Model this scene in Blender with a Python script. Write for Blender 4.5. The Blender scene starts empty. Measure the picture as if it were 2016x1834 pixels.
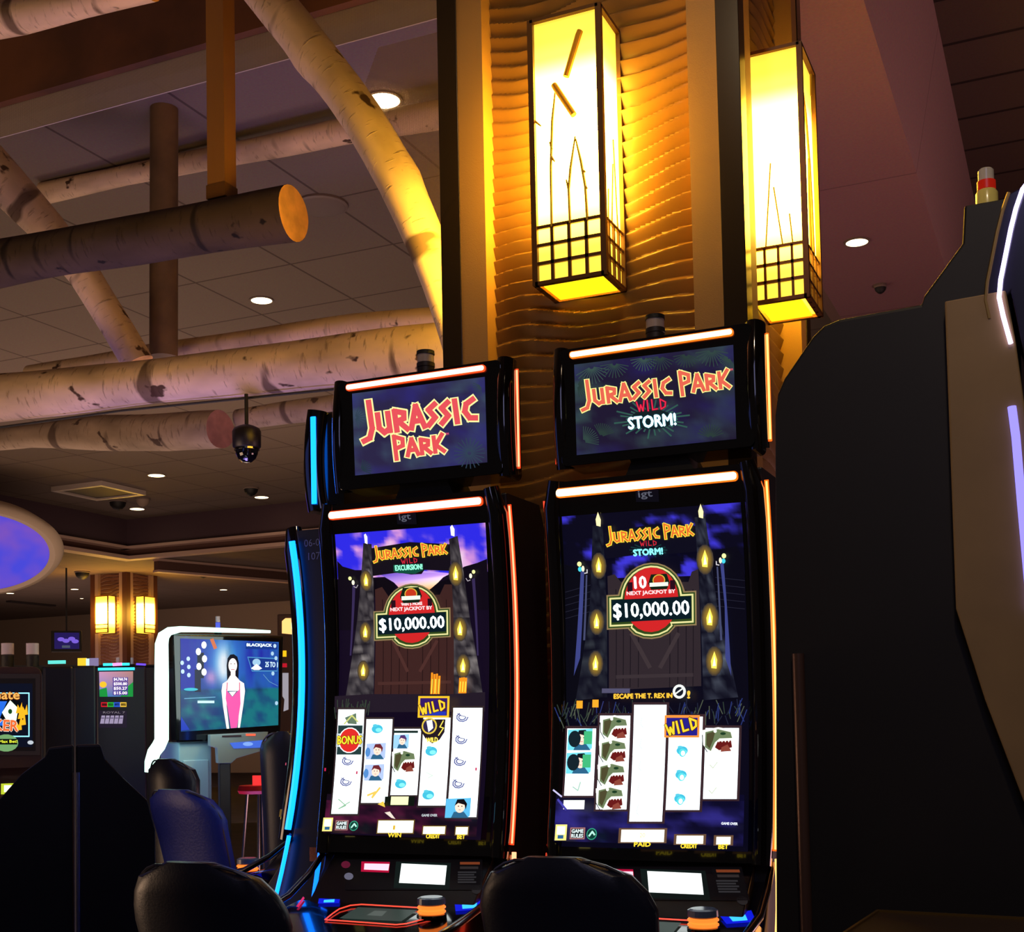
import bpy, math, random
from mathutils import Vector, Matrix
from mathutils.geometry import tessellate_polygon
random.seed(7)
scene = bpy.context.scene
COL = scene.collection
PI = math.pi

# ------------------------------------------------------------------ camera
FPX = 2500.0; CXP, CYP = 1008.0, 1290.0
YAW = math.radians(24); PITCH = math.atan(125 / FPX); ROLL = math.radians(1.2)
_F0 = Vector((-math.sin(YAW), math.cos(YAW), 0)); _R0 = Vector((math.cos(YAW), math.sin(YAW), 0)); _U0 = Vector((0, 0, 1))
CF = _F0 * math.cos(PITCH) + _U0 * math.sin(PITCH)
_U1 = _U0 * math.cos(PITCH) - _F0 * math.sin(PITCH)
CR = _R0 * math.cos(ROLL) - _U1 * math.sin(ROLL)
CU = _U1 * math.cos(ROLL) + _R0 * math.sin(ROLL)
EYE = Vector((0, 0, 1.5))
cd = bpy.data.cameras.new('camera'); cam = bpy.data.objects.new('camera', cd); COL.objects.link(cam)
cd.sensor_fit = 'HORIZONTAL'; cd.sensor_width = 36.0; cd.lens = FPX / 2016 * 36
cd.shift_y = (CYP - 917.0) / 2016.0; cd.clip_start = 0.05; cd.clip_end = 200
m = Matrix((CR, CU, -CF)).transposed().to_4x4(); m.translation = EYE
cam.matrix_world = m
scene.camera = cam

def ray(x, y):
    return CF + CR * ((x - CXP) / FPX) - CU * ((y - CYP) / FPX)
def on(ax, val, x, y):
    """point of the place seen at (x, y) that lies on the plane axis = val"""
    d = ray(x, y); return EYE + d * ((val - EYE[ax]) / d[ax])
def at(x, y, dist):
    return EYE + ray(x, y) * dist

# ------------------------------------------------------------------ colour management and world
scene.view_settings.view_transform = 'Standard'
scene.view_settings.look = 'None'
scene.view_settings.exposure = 0.0
scene.view_settings.gamma = 1.0
scene.view_settings.use_curve_mapping = False
w = bpy.data.worlds.new('world'); scene.world = w; w.use_nodes = True
w.node_tree.nodes['Background'].inputs['Color'].default_value = (0.46, 0.36, 0.36, 1)
w.node_tree.nodes['Background'].inputs['Strength'].default_value = 0.05

# ------------------------------------------------------------------ room lights
def light(kind, loc, energy, color, size=0.2, rot=None, name='room_light', sizey=None, spot=None):
    ld = bpy.data.lights.new(name, kind); ld.energy = energy; ld.color = color
    if kind == 'AREA':
        ld.size = size
        if sizey: ld.shape = 'RECTANGLE'; ld.size_y = sizey
    elif kind in ('POINT', 'SPOT'):
        ld.shadow_soft_size = size
        if kind == 'SPOT': ld.spot_size = spot or 1.6; ld.spot_blend = 0.6
    o = bpy.data.objects.new(name, ld); COL.objects.link(o); o.location = loc
    if rot is not None: o.rotation_euler = rot
    return o
def look(o, tgt):
    o.rotation_euler = (Vector(tgt) - o.location).to_track_quat('-Z', 'Y').to_euler()
# added unseen area lights standing for gaming floor glow on the ceiling and logs
l = light('AREA', (-7.5, 3.0, 0.12), 235, (1.0, 0.64, 0.40), 4.0, name='floor_fill_warm'); look(l, (-6.0, 7.5, 6.2))
l = light('AREA', (-5.2, 6.2, 0.12), 38, (0.40, 0.28, 1.0), 2.0, name='floor_fill_violet'); look(l, (-4.6, 6.7, 6.2)); l.data.spread = 1.3
l = light('AREA', (-8.5, 11, 0.12), 160, (1.0, 0.72, 0.58), 4, name='floor_fill_mid'); look(l, (-8.5, 12, 6.2))
l = light('AREA', (-13, 15, 0.15), 430, (1.0, 0.66, 0.48), 7, name='floor_fill_far'); look(l, (-15, 18, 6.2))
# added fill, no fixtures: on the column face, the chairs and right machine
l = light('SPOT', (-1.1, 2.4, 5.1), 60, (1.0, 0.72, 0.42), .1, name='fill_spot', spot=1.1); look(l, (-1.7, 4.6, 3.3))
l = light('SPOT', (0.2, 0.9, 4.6), 85, (1.0, 0.76, 0.50), .1, name='fill_spot', spot=1.1); look(l, (-0.05, 2.95, 2.0))
l = light('AREA', (-4.6, 3.2, 2.6), 3, (0.16, 0.24, 1.0), 1.2, name='blue_fill'); look(l, (-3.4, 4.4, 1.0))  # blue fill added to tint the chairs at the left
l = light('AREA', (1.2, 8.5, 0.15), 140, (1.0, 0.50, 0.52), 3.0, name='floor_fill_right'); look(l, (-0.9, 9.5, 6.2))  # added floor fill under the right ceiling
l = light('AREA', (0.6, -1.5, 4.2), 16, (0.55, 0.55, 1.0), 1.5, name='aisle_fill'); look(l, (-2.0, 3.2, 0.9))  # fill added from behind the camera, no fixture there
l = light('AREA', (-23, 26.5, 0.15), 260, (1.0, 0.68, 0.58), 8, name='floor_fill_far_room'); look(l, (-22, 29, 5))  # added floor fill for the far room

# ------------------------------------------------------------------ materials
def lin(c):
    return tuple((v / 12.92 if v <= .04045 else ((v + .055) / 1.055) ** 2.4) for v in (x / 255 for x in c))
MATS = {}
def mat(name, rgb=(128, 128, 128), rough=.5, metal=0, emit=None, strength=0, coat=0, noise=None, bump=None, spec=None):
    if name in MATS: return MATS[name]
    mt = bpy.data.materials.new(name); mt.use_nodes = True
    nt = mt.node_tree; b = nt.nodes['Principled BSDF']
    b.inputs['Base Color'].default_value = lin(rgb) + (1,)
    b.inputs['Roughness'].default_value = rough; b.inputs['Metallic'].default_value = metal
    if coat: b.inputs['Coat Weight'].default_value = coat; b.inputs['Coat Roughness'].default_value = .05
    if spec is not None: b.inputs['Specular IOR Level'].default_value = spec
    if emit: b.inputs['Emission Color'].default_value = lin(emit) + (1,); b.inputs['Emission Strength'].default_value = strength
    if noise or bump:
        tc = nt.nodes.new('ShaderNodeTexCoord'); n = nt.nodes.new('ShaderNodeTexNoise')
        n.inputs['Scale'].default_value = (noise or bump)[0]; n.inputs['Detail'].default_value = 4
        nt.links.new(tc.outputs['Object'], n.inputs['Vector'])
        if noise:
            r = nt.nodes.new('ShaderNodeValToRGB'); k = noise[1]
            r.color_ramp.elements[0].position = .35; r.color_ramp.elements[1].position = .65
            r.color_ramp.elements[0].color = tuple(v * (1 - k) for v in lin(rgb)) + (1,)
            r.color_ramp.elements[1].color = tuple(min(1, v * (1 + k)) for v in lin(rgb)) + (1,)
            nt.links.new(n.outputs['Fac'], r.inputs['Fac']); nt.links.new(r.outputs['Color'], b.inputs['Base Color'])
        if bump:
            bp = nt.nodes.new('ShaderNodeBump'); bp.inputs['Strength'].default_value = bump[1]; bp.inputs['Distance'].default_value = .01
            nt.links.new(n.outputs['Fac'], bp.inputs['Height']); nt.links.new(bp.outputs['Normal'], b.inputs['Normal'])
    MATS[name] = mt; return mt

def tile_mat(name, rgb, line, sx, sy, mortar=.012, rough=.9, axes='XY', offset=.0):
    """painted tiles or planks with dark joints"""
    mt = bpy.data.materials.new(name); mt.use_nodes = True; nt = mt.node_tree; b = nt.nodes['Principled BSDF']
    b.inputs['Roughness'].default_value = rough; b.inputs['Specular IOR Level'].default_value = .2
    tc = nt.nodes.new('ShaderNodeTexCoord'); sp = nt.nodes.new('ShaderNodeSeparateXYZ'); cb = nt.nodes.new('ShaderNodeCombineXYZ')
    nt.links.new(tc.outputs['Object'], sp.inputs[0])
    nt.links.new(sp.outputs[axes[0]], cb.inputs['X']); nt.links.new(sp.outputs[axes[1]], cb.inputs['Y'])
    br = nt.nodes.new('ShaderNodeTexBrick'); br.offset = offset; br.squash = 1
    br.inputs['Scale'].default_value = 1; br.inputs['Brick Width'].default_value = sx; br.inputs['Row Height'].default_value = sy
    br.inputs['Mortar Size'].default_value = mortar; br.inputs['Mortar Smooth'].default_value = .2
    c = lin(rgb); br.inputs['Color1'].default_value = c + (1,); br.inputs['Color2'].default_value = tuple(v * .93 for v in c) + (1,)
    br.inputs['Mortar'].default_value = lin(line) + (1,)
    n = nt.nodes.new('ShaderNodeTexNoise'); n.inputs['Scale'].default_value = 60; mx = nt.nodes.new('ShaderNodeMix'); mx.data_type = 'RGBA'; mx.blend_type = 'MULTIPLY'
    mx.inputs[0].default_value = .35
    nt.links.new(tc.outputs['Object'], n.inputs['Vector']); nt.links.new(cb.outputs[0], br.inputs['Vector'])
    nt.links.new(br.outputs['Color'], mx.inputs[6]); nt.links.new(n.outputs['Color'], mx.inputs[7]); nt.links.new(mx.outputs[2], b.inputs['Base Color'])
    MATS[name] = mt; return mt

def birch_mat(name, base, dark, ring=1.0):
    """birch bark along local X: pale bark, fine lenticels across, a few dark bands and scars"""
    mt = bpy.data.materials.new(name); mt.use_nodes = True; nt = mt.node_tree; b = nt.nodes['Principled BSDF']
    b.inputs['Roughness'].default_value = .85; b.inputs['Specular IOR Level'].default_value = .15
    at_ = nt.nodes.new('ShaderNodeAttribute'); at_.attribute_name = 'bark'     # (along, cos, sin)
    def nz(scale, sc, detail=3):
        mp = nt.nodes.new('ShaderNodeMapping'); mp.inputs['Scale'].default_value = sc
        n = nt.nodes.new('ShaderNodeTexNoise'); n.inputs['Scale'].default_value = scale; n.inputs['Detail'].default_value = detail
        nt.links.new(at_.outputs['Vector'], mp.inputs['Vector']); nt.links.new(mp.outputs[0], n.inputs['Vector']); return n
    def ramp(n, a, c):
        r = nt.nodes.new('ShaderNodeMapRange'); r.inputs['From Min'].default_value = a; r.inputs['From Max'].default_value = c
        r.clamp = True; nt.links.new(n.outputs['Fac'], r.inputs['Value']); return r
    len_ = ramp(nz(3, (16, 1.1, 1.1), 4), .60, .72)
    band = ramp(nz(1.0, (4.5 * ring, .55, .55), 2), .62, .68)
    scar = ramp(nz(1.0, (5, 2.2, 2.2), 3), .655, .69)
    tone = nz(1.5, (1.5, 1, 1), 3)
    m1 = nt.nodes.new('ShaderNodeMix'); m1.data_type = 'RGBA'; m1.inputs[6].default_value = lin(base) + (1,)
    m1.inputs[7].default_value = tuple(v * .62 for v in lin(base)) + (1,)
    tr = ramp(tone, .35, .7); nt.links.new(tr.outputs[0], m1.inputs[0])
    last = m1
    for f, k in ((len_, .45), (band, .8), (scar, .95)):
        mu = nt.nodes.new('ShaderNodeMath'); mu.operation = 'MULTIPLY'; mu.inputs[1].default_value = k; nt.links.new(f.outputs[0], mu.inputs[0])
        mx = nt.nodes.new('ShaderNodeMix'); mx.data_type = 'RGBA'; mx.inputs[7].default_value = lin(dark) + (1,)
        nt.links.new(mu.outputs[0], mx.inputs[0]); nt.links.new(last.outputs[2], mx.inputs[6]); last = mx
    nt.links.new(last.outputs[2], b.inputs['Base Color'])
    bp = nt.nodes.new('ShaderNodeBump'); bp.inputs['Strength'].default_value = .5; bp.inputs['Distance'].default_value = .01
    nt.links.new(len_.outputs[0], bp.inputs['Height']); nt.links.new(bp.outputs['Normal'], b.inputs['Normal'])
    MATS[name] = mt; return mt

def attr_mat():
    """lit display: each drawn shape carries its own emitted colour"""
    mt = bpy.data.materials.new('display'); mt.use_nodes = True; nt = mt.node_tree; b = nt.nodes['Principled BSDF']
    b.inputs['Base Color'].default_value = (.004, .004, .005, 1); b.inputs['Roughness'].default_value = .35; b.inputs['Specular IOR Level'].default_value = .2
    a = nt.nodes.new('ShaderNodeAttribute'); a.attribute_name = 'glow'
    nt.links.new(a.outputs['Color'], b.inputs['Emission Color']); b.inputs['Emission Strength'].default_value = 1
    MATS['display'] = mt; return mt
DISPLAY = attr_mat()

BLACK = mat('black_gloss', (14, 14, 16), .12, 0, coat=.6)
BLACKM = mat('black_matte', (13, 12, 13), .6, bump=(180, .25))
DARKSIDE = mat('dark_laminate', (26, 22, 24), .55, noise=(4, .12))
CHROME = mat('smoked_chrome', (120, 118, 120), .18, 1)
GREY = mat('grey_plastic', (70, 72, 76), .5)
WHITEP = mat('white_plastic', (215, 210, 200), .5)
def led(name, rgb, s): return mat(name, (30, 30, 30), .4, emit=rgb, strength=s)
LED_ORANGE = led('led_orange', (255, 196, 160), 4.0)
LED_AMBER = led('led_amber', (255, 206, 150), 4.5)
LED_EDGE_ORANGE = led('led_edge_orange', (255, 98, 52), 3.0)
LED_EDGE_AMBER = led('led_edge_amber', (255, 132, 34), 3.2)
LED_HALO_ORANGE = led('led_halo_orange', (255, 70, 24), 1.6)  # orange halo of the strips, painted as a glowing border
LED_HALO_AMBER = led('led_halo_amber', (255, 110, 20), 1.6)
LED_EDGE_RED = led('led_edge_red', (255, 60, 35), 2.0)
LED_BLUE = led('led_blue', (8, 92, 255), 3.8)
LED_VIOLET = led('led_violet', (140, 130, 255), 1.6)
LED_WHITE = led('led_white', (200, 255, 235), 2.2)
# ------------------------------------------------------------------ object helpers
def put(o, parent=None, loc=None):
    COL.objects.link(o)
    if parent is not None: o.parent = parent
    if loc is not None: o.location = loc
    return o
def thing(name, label, cat, loc=(0, 0, 0), rotz=0, group=None):
    o = bpy.data.objects.new(name, None); o.empty_display_size = .1; put(o, None, loc); o.rotation_euler = (0, 0, rotz)
    return tag(o, label, cat, group)
def tag(o, label, cat, group=None):
    o['label'] = label; o['category'] = cat
    if group: o['group'] = group
    return o
def stru(o):
    o['kind'] = 'structure'; return o
class MB:
    def __init__(s): s.v = []; s.f = []; s.mi = []; s.k = 0; s.bark = None
    def face(s, *idx): s.f.append(idx); s.mi.append(s.k); return s
    def add(s, vs, fs):
        n = len(s.v); s.v += [tuple(p) for p in vs]
        for f in fs: s.f.append(tuple(n + i for i in f)); s.mi.append(s.k)
        return s
    def box(s, x0, x1, y0, y1, z0, z1):
        return s.add([(x0, y0, z0), (x1, y0, z0), (x1, y1, z0), (x0, y1, z0), (x0, y0, z1), (x1, y0, z1), (x1, y1, z1), (x0, y1, z1)],
                     [(0, 3, 2, 1), (4, 5, 6, 7), (0, 1, 5, 4), (1, 2, 6, 5), (2, 3, 7, 6), (3, 0, 4, 7)])
    def hexa(s, p):   # 8 corners: bottom 4 (ccw from above), top 4
        return s.add(p, [(0, 3, 2, 1), (4, 5, 6, 7), (0, 1, 5, 4), (1, 2, 6, 5), (2, 3, 7, 6), (3, 0, 4, 7)])
    def prism(s, poly, a0, a1, axis='x'):
        """extrude a polygon; axis x: poly=(y,z); axis y: poly=(x,z); axis z: poly=(x,y)"""
        n = len(poly)
        def P(a, q): return {'x': (a, q[0], q[1]), 'y': (q[0], a, q[1]), 'z': (q[0], q[1], a)}[axis]
        vs = [P(a0, q) for q in poly] + [P(a1, q) for q in poly]
        tris = tessellate_polygon([[Vector((q[0], q[1], 0)) for q in poly]])
        fs = [tuple(t) for t in tris] + [tuple(n + i for i in reversed(t)) for t in tris]
        fs += [(i, (i + 1) % n, n + (i + 1) % n, n + i) for i in range(n)]
        return s.add(vs, fs)
    def tube(s, pts, rad, n=12, caps=True, flat=1.0):
        pts = [Vector(p) for p in pts]
        if not hasattr(rad, '__len__'): rad = [rad] * len(pts)
        base = len(s.v); prev = None
        for i, p in enumerate(pts):
            t = (pts[min(i + 1, len(pts) - 1)] - pts[max(i - 1, 0)]).normalized()
            if prev is None:
                ref = Vector((0, 0, 1)) if abs(t.z) < .9 else Vector((0, 1, 0)); a = t.cross(ref).normalized()
            else: a = (prev - t * prev.dot(t)).normalized()
            prev = a; b = t.cross(a)
            for j in range(n):
                an = 2 * PI * j / n; s.v.append(tuple(p + a * math.cos(an) * rad[i] + b * math.sin(an) * rad[i] * flat))
        for i in range(len(pts) - 1):
            for j in range(n):
                q = base + i * n; s.f.append((q + j, q + (j + 1) % n, q + n + (j + 1) % n, q + n + j)); s.mi.append(s.k)
        if caps:
            s.f.append(tuple(base + j for j in reversed(range(n)))); s.mi.append(s.k)
            e = base + (len(pts) - 1) * n; s.f.append(tuple(e + j for j in range(n))); s.mi.append(s.k)
        return s
    def lathe(s, prof, c=(0, 0, 0), n=24):
        base = len(s.v)
        for r, z in prof:
            for j in range(n):
                an = 2 * PI * j / n; s.v.append((c[0] + r * math.cos(an), c[1] + r * math.sin(an), c[2] + z))
        for i in range(len(prof) - 1):
            for j in range(n):
                q = base + i * n; s.f.append((q + j, q + (j + 1) % n, q + n + (j + 1) % n, q + n + j)); s.mi.append(s.k)
        s.f.append(tuple(base + j for j in reversed(range(n)))); s.mi.append(s.k)
        e = base + (len(prof) - 1) * n; s.f.append(tuple(e + j for j in range(n))); s.mi.append(s.k)
        return s
    def rbox(s, x0, x1, y0, y1, z0, z1, r, seg=4, axis='y'):
        """box with rounded corners seen along an axis"""
        if axis == 'y': a0, a1, b0, b1, e0, e1 = x0, x1, z0, z1, y0, y1
        elif axis == 'z': a0, a1, b0, b1, e0, e1 = x0, x1, y0, y1, z0, z1
        else: a0, a1, b0, b1, e0, e1 = y0, y1, z0, z1, x0, x1
        pl = []
        for cx_, cz_, st in ((a1 - r, b1 - r, 0), (a0 + r, b1 - r, 1), (a0 + r, b0 + r, 2), (a1 - r, b0 + r, 3)):
            for k in range(seg + 1):
                an = (st + k / seg) * PI / 2; pl.append((cx_ + r * math.cos(an), cz_ + r * math.sin(an)))
        return s.prism(pl, e0, e1, axis)
    def build(s, name, mats, parent=None, bevel=0, smooth=False, loc=None, subd=0):
        me = bpy.data.meshes.new(name); me.from_pydata(s.v, [], s.f)
        if not isinstance(mats, (list, tuple)): mats = [mats]
        for x in mats: me.materials.append(x)
        if len(mats) > 1: me.polygons.foreach_set('material_index', s.mi)
        me.update()
        import bmesh
        bm = bmesh.new(); bm.from_mesh(me); bmesh.ops.recalc_face_normals(bm, faces=bm.faces); bm.to_mesh(me); bm.free()
        o = bpy.data.objects.new(name, me); put(o, parent, loc)
        if smooth:
            me.shade_smooth()
            try: me.set_sharp_from_angle(angle=.7)
            except Exception: pass
        if bevel:
            b = o.modifiers.new('bevel', 'BEVEL'); b.width = bevel; b.segments = 2; b.limit_method = 'ANGLE'; b.angle_limit = .6
        if subd:
            b = o.modifiers.new('sub', 'SUBSURF'); b.levels = subd; b.render_levels = subd
        return o
def box(name, x0, x1, y0, y1, z0, z1, mt, parent=None, bevel=0):
    return MB().box(x0, x1, y0, y1, z0, z1).build(name, mt, parent, bevel)

def copy_tree(root, loc, rotz=None, label=None):
    def rec(o, par):
        c = o.copy(); COL.objects.link(c)
        if par is not None: c.parent = par
        for ch in o.children: rec(ch, c)
        return c
    r = rec(root, None); r.location = loc
    if rotz is not None: r.rotation_euler = (0, 0, rotz)
    if label: r['label'] = label
    return r

# ------------------------------------------------------------------ drawing on displays
from mathutils import noise as mn
def nz(u, v, k, seed=0, o=3): return mn.fractal(Vector((u * k, v * k, seed * 7.3)), 1.0, 2.0, o) * .9
def mixc(a, b, t):
    t = max(0, min(1, t)); return tuple(x + (y - x) * t for x, y in zip(a, b))
_glyphs = {}
def glyphs(txt):
    """triangles of a line of lettering, scaled to the unit box"""
    if txt in _glyphs: return _glyphs[txt]
    cu = bpy.data.curves.new('t', 'FONT'); cu.body = txt; cu.resolution_u = 2
    o = bpy.data.objects.new('t', cu); COL.objects.link(o)
    bpy.context.view_layer.update()
    me = bpy.data.meshes.new_from_object(o.evaluated_get(bpy.context.evaluated_depsgraph_get()))
    vs = [(v.co.x, v.co.y) for v in me.vertices]; me.calc_loop_triangles(); ts = [tuple(t.vertices) for t in me.loop_triangles]
    bpy.data.objects.remove(o); bpy.data.meshes.remove(me); bpy.data.curves.remove(cu)
    x0 = min(v[0] for v in vs); x1 = max(v[0] for v in vs); y0 = min(v[1] for v in vs); y1 = max(v[1] for v in vs)
    r = ([((x - x0) / (x1 - x0), (y - y0) / (y1 - y0)) for x, y in vs], ts); _glyphs[txt] = r
    return r
STROKES = {  # poster capitals, each a set of strokes in a unit box
 'J': [[(.72, 1.12), (.72, .2), (.5, -.12), (.08, -.2)]], 'U': [[(.14, .82), (.14, .22), (.42, .0), (.78, .14)], [(.78, .82), (.78, .02)]],
 'R': [[(.18, 0), (.18, .86)], [(.18, .84), (.74, .72), (.7, .48), (.24, .4)], [(.34, .4), (.86, .0)]],
 'A': [[(.06, 0), (.5, .95), (.9, 0)], [(.24, .3), (.72, .3)]], 'S': [[(.86, .92), (.3, .7), (.74, .34), (.16, .04)]],
 'I': [[(.35, 0), (.35, .95)]], 'C': [[(.88, .9), (.4, .72), (.26, .42), (.5, .12), (.9, .08)]],
 'P': [[(.2, -.1), (.2, .98)], [(.2, .96), (.84, .8), (.8, .5), (.24, .4)]], 'K': [[(.18, 0), (.18, .9)], [(.86, 1.0), (.28, .42), (.88, .0)]],
 'W': [[(.05, .9), (.3, .05), (.5, .6), (.7, .05), (.95, .95)]], 'L': [[(.25, .95), (.25, .05), (.8, .08)]], 'D': [[(.2, .02), (.2, .92), (.8, .6), (.7, .2), (.2, .02)]],
 'O': [[(.5, .95), (.15, .6), (.25, .1), (.6, .0), (.88, .4), (.75, .85), (.5, .95)]], 'B': [[(.2, 0), (.2, .92), (.7, .75), (.3, .5), (.8, .25), (.2, 0)]],
 'N': [[(.15, 0), (.15, .92), (.8, .05), (.8, .95)]], 'T': [[(.05, .92), (.95, .95)], [(.5, .92), (.5, 0)]], 'M': [[(.08, 0), (.2, .92), (.5, .3), (.8, .95), (.92, 0)]],
 '!': [[(.4, .95), (.4, .35)], [(.4, .16), (.4, .0)]], 'E': [[(.85, .95), (.2, .9), (.2, .04), (.85, .05)], [(.2, .5), (.7, .5)]], 'X': [[(.1, .95), (.9, 0)], [(.9, .95), (.1, 0)]]}
class Canvas:
    """flat drawing laid on a display; px = photo position on plane, surf(a, b, lift) = point on the real surface"""
    def __init__(s, plane, surf, gain=1.0, step=None):
        s.plane = plane; s.surf = surf; s.v = []; s.c = []; s.f = []; s.lay = 0; s.gain = gain; s.step = step
    def ab(s, p): return s.plane(p[0], p[1])
    def col(s, rgb, g): return tuple(v * g * s.gain for v in lin(rgb)) + (1,)
    def tri(s, pts, cols):
        """pts in (a, b); split into horizontal bands so they follow a curved face"""
        pieces = [list(zip(pts, cols))]
        if s.step:
            bs = [p[1] for p in pts]; lo, hi = min(bs), max(bs)
            k = math.floor(lo / s.step) + 1
            while k * s.step < hi:
                c = k * s.step; new = []
                for poly in pieces:
                    for sgn in (1, -1):
                        out = []
                        for i in range(len(poly)):
                            (p, pc), (q, qc) = poly[i], poly[(i + 1) % len(poly)]
                            dp, dq = (p[1] - c) * sgn, (q[1] - c) * sgn
                            if dp <= 1e-9: out.append((p, pc))
                            if (dp < -1e-9 and dq > 1e-9) or (dp > 1e-9 and dq < -1e-9):
                                t = dp / (dp - dq); out.append(((p[0] + (q[0] - p[0]) * t, c), tuple(a + (b - a) * t for a, b in zip(pc, qc))))
                        if len(out) > 2: new.append(out)
                pieces = new; k += 1
        for poly in pieces:
            n = len(s.v)
            for (a, b), c in poly: s.v.append(s.surf(a, b, .0004 + s.lay * .00035)); s.c.append(c)
            s.f.append(tuple(range(n, n + len(poly))))
    def poly(s, pts, rgb, g=1.0, lift=True, rgbs=None):
        P = [s.ab(p) for p in pts]
        cs = [s.col(r, g) for r in rgbs] if rgbs else [s.col(rgb, g)] * len(P)
        if lift: s.lay += 1
        for t in tessellate_polygon([[Vector((a, b, 0)) for a, b in P]]):
            s.tri([P[i] for i in t], [cs[i] for i in t])
    def quad(s, x0, y0, x1, y1, rgb, g=1.0, lift=True, skew=0):
        s.poly([(x0, y0), (x1, y0 + skew), (x1, y1 + skew), (x0, y1)], rgb, g, lift)
    def ell(s, x, y, rx, ry, rgb, g=1.0, lift=True, n=18):
        s.poly([(x + rx * math.cos(2 * PI * i / n), y + ry * math.sin(2 * PI * i / n)) for i in range(n)], rgb, g, lift)
    def stroke(s, pts, w_, rgb, g=1.0, lift=True):
        if lift: s.lay += 1
        for (x0, y0), (x1, y1) in zip(pts, pts[1:]):
            dx, dy = x1 - x0, y1 - y0; L = math.hypot(dx, dy) or 1; dx, dy = dx / L, dy / L; e = w_ * .35; nx, ny = -dy * w_ / 2, dx * w_ / 2
            s.poly([(x0 - dx * e + nx, y0 - dy * e + ny), (x1 + dx * e + nx, y1 + dy * e + ny), (x1 + dx * e - nx, y1 + dy * e - ny), (x0 - dx * e - nx, y0 - dy * e - ny)], rgb, g, False)
    def text(s, txt, x0, y0, x1, y1, h, rgb, g=1.0, bold=0, lift=True):
        """plain lettering, baseline from (x0, y0) to (x1, y1), cap height h"""
        if lift: s.lay += 1
        vs, ts = glyphs(txt); dx, dy = x1 - x0, y1 - y0; L = math.hypot(dx, dy); ux, uy = -dy / L, dx / L
        c = s.col(rgb, g)
        for ox, oy in ([(0, 0)] + ([(bold, 0), (-bold, 0), (0, bold), (0, -bold)] if bold else [])):
            P = [s.ab((x0 + dx * u - ux * h * v + ox, y0 + dy * u - uy * h * v + oy)) for u, v in vs]
            for t in ts: s.tri([P[i] for i in t], [c] * 3)
    def poster(s, txt, x0, y0, x1, y1, h, fill, edge, w_=.2, g=1.0, ge=1.0, grow=None, outline=.13):
        """heavy outlined poster capitals; first letters of words taller"""
        dx, dy = x1 - x0, y1 - y0; L = math.hypot(dx, dy); ux, uy = dy / L, -dx / L
        adv = {'I': .55, '!': .5, ' ': .55, 'S': .8}
        tot = sum(adv.get(c, 1) for c in txt); pos = 0; jobs = []
        for i, ch in enumerate(txt):
            a = adv.get(ch, 1)
            if ch in STROKES:
                hh = h * (1.25 if grow and i in grow else 1); wd = a * (L / tot); wd = max(wd, L / tot * .8)
                for st in STROKES[ch]:
                    jobs.append([(x0 + dx * pos / tot + (dx / L) * u * wd * .98 + ux * hh * v, y0 + dy * pos / tot + (dy / L) * u * wd * .98 + uy * hh * v) for u, v in st])
            pos += a
        s.lay += 1
        for j in jobs: s.stroke(j, (w_ + outline) * h, edge, ge, False)
        s.lay += 1
        for j in jobs: s.stroke(j, w_ * h, fill, g, False)
    def soft(s, x, y, rx, ry, rgb, bg, g=1.0, n=14):
        """spot that melts into its surroundings"""
        s.lay += .25
        c0, c1, cm = s.col(rgb, g), s.col(bg, g), s.col([(a * 2 + b) / 3 for a, b in zip(rgb, bg)], g); O = s.ab((x, y))
        P = [s.ab((x + rx * .5 * math.cos(2 * PI * i / n), y + ry * .5 * math.sin(2 * PI * i / n))) for i in range(n)]
        Q = [s.ab((x + rx * math.cos(2 * PI * i / n), y + ry * math.sin(2 * PI * i / n))) for i in range(n)]
        for i in range(n):
            j = (i + 1) % n; s.tri([O, P[i], P[j]], [c0, cm, cm]); s.tri([P[i], Q[i], Q[j]], [cm, c1, c1]); s.tri([P[i], Q[j], P[j]], [cm, c1, cm])
    def field(s, tl, tr, br, bl, nx, ny, fn, g=1.0):
        """patch shaded by a function of (u, v), for skies, stone and foliage in a picture"""
        s.lay += 1
        def P(i, j):
            u, v = i / nx, j / ny; a = [tl[k] + (tr[k] - tl[k]) * u for k in (0, 1)]; b = [bl[k] + (br[k] - bl[k]) * u for k in (0, 1)]
            return s.ab((a[0] + (b[0] - a[0]) * v, a[1] + (b[1] - a[1]) * v))
        pts = [[P(i, j) for i in range(nx + 1)] for j in range(ny + 1)]; cs = [[s.col([max(0, min(255, q)) for q in fn(i / nx, j / ny)], g) for i in range(nx + 1)] for j in range(ny + 1)]
        for j in range(ny):
            for i in range(nx):
                s.tri([pts[j][i], pts[j][i + 1], pts[j + 1][i + 1]], [cs[j][i], cs[j][i + 1], cs[j + 1][i + 1]]); s.tri([pts[j][i], pts[j + 1][i + 1], pts[j + 1][i]], [cs[j][i], cs[j + 1][i + 1], cs[j + 1][i]])
    def build(s, name, parent, label=None):
        me = bpy.data.meshes.new(name); me.from_pydata(s.v, [], s.f); me.materials.append(DISPLAY)
        a = me.color_attributes.new('glow', 'FLOAT_COLOR', 'POINT')
        for i, c in enumerate(s.c): a.data[i].color = c
        o = bpy.data.objects.new(name, me); put(o, parent)
        if label: o['label'] = label
        return o
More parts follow.
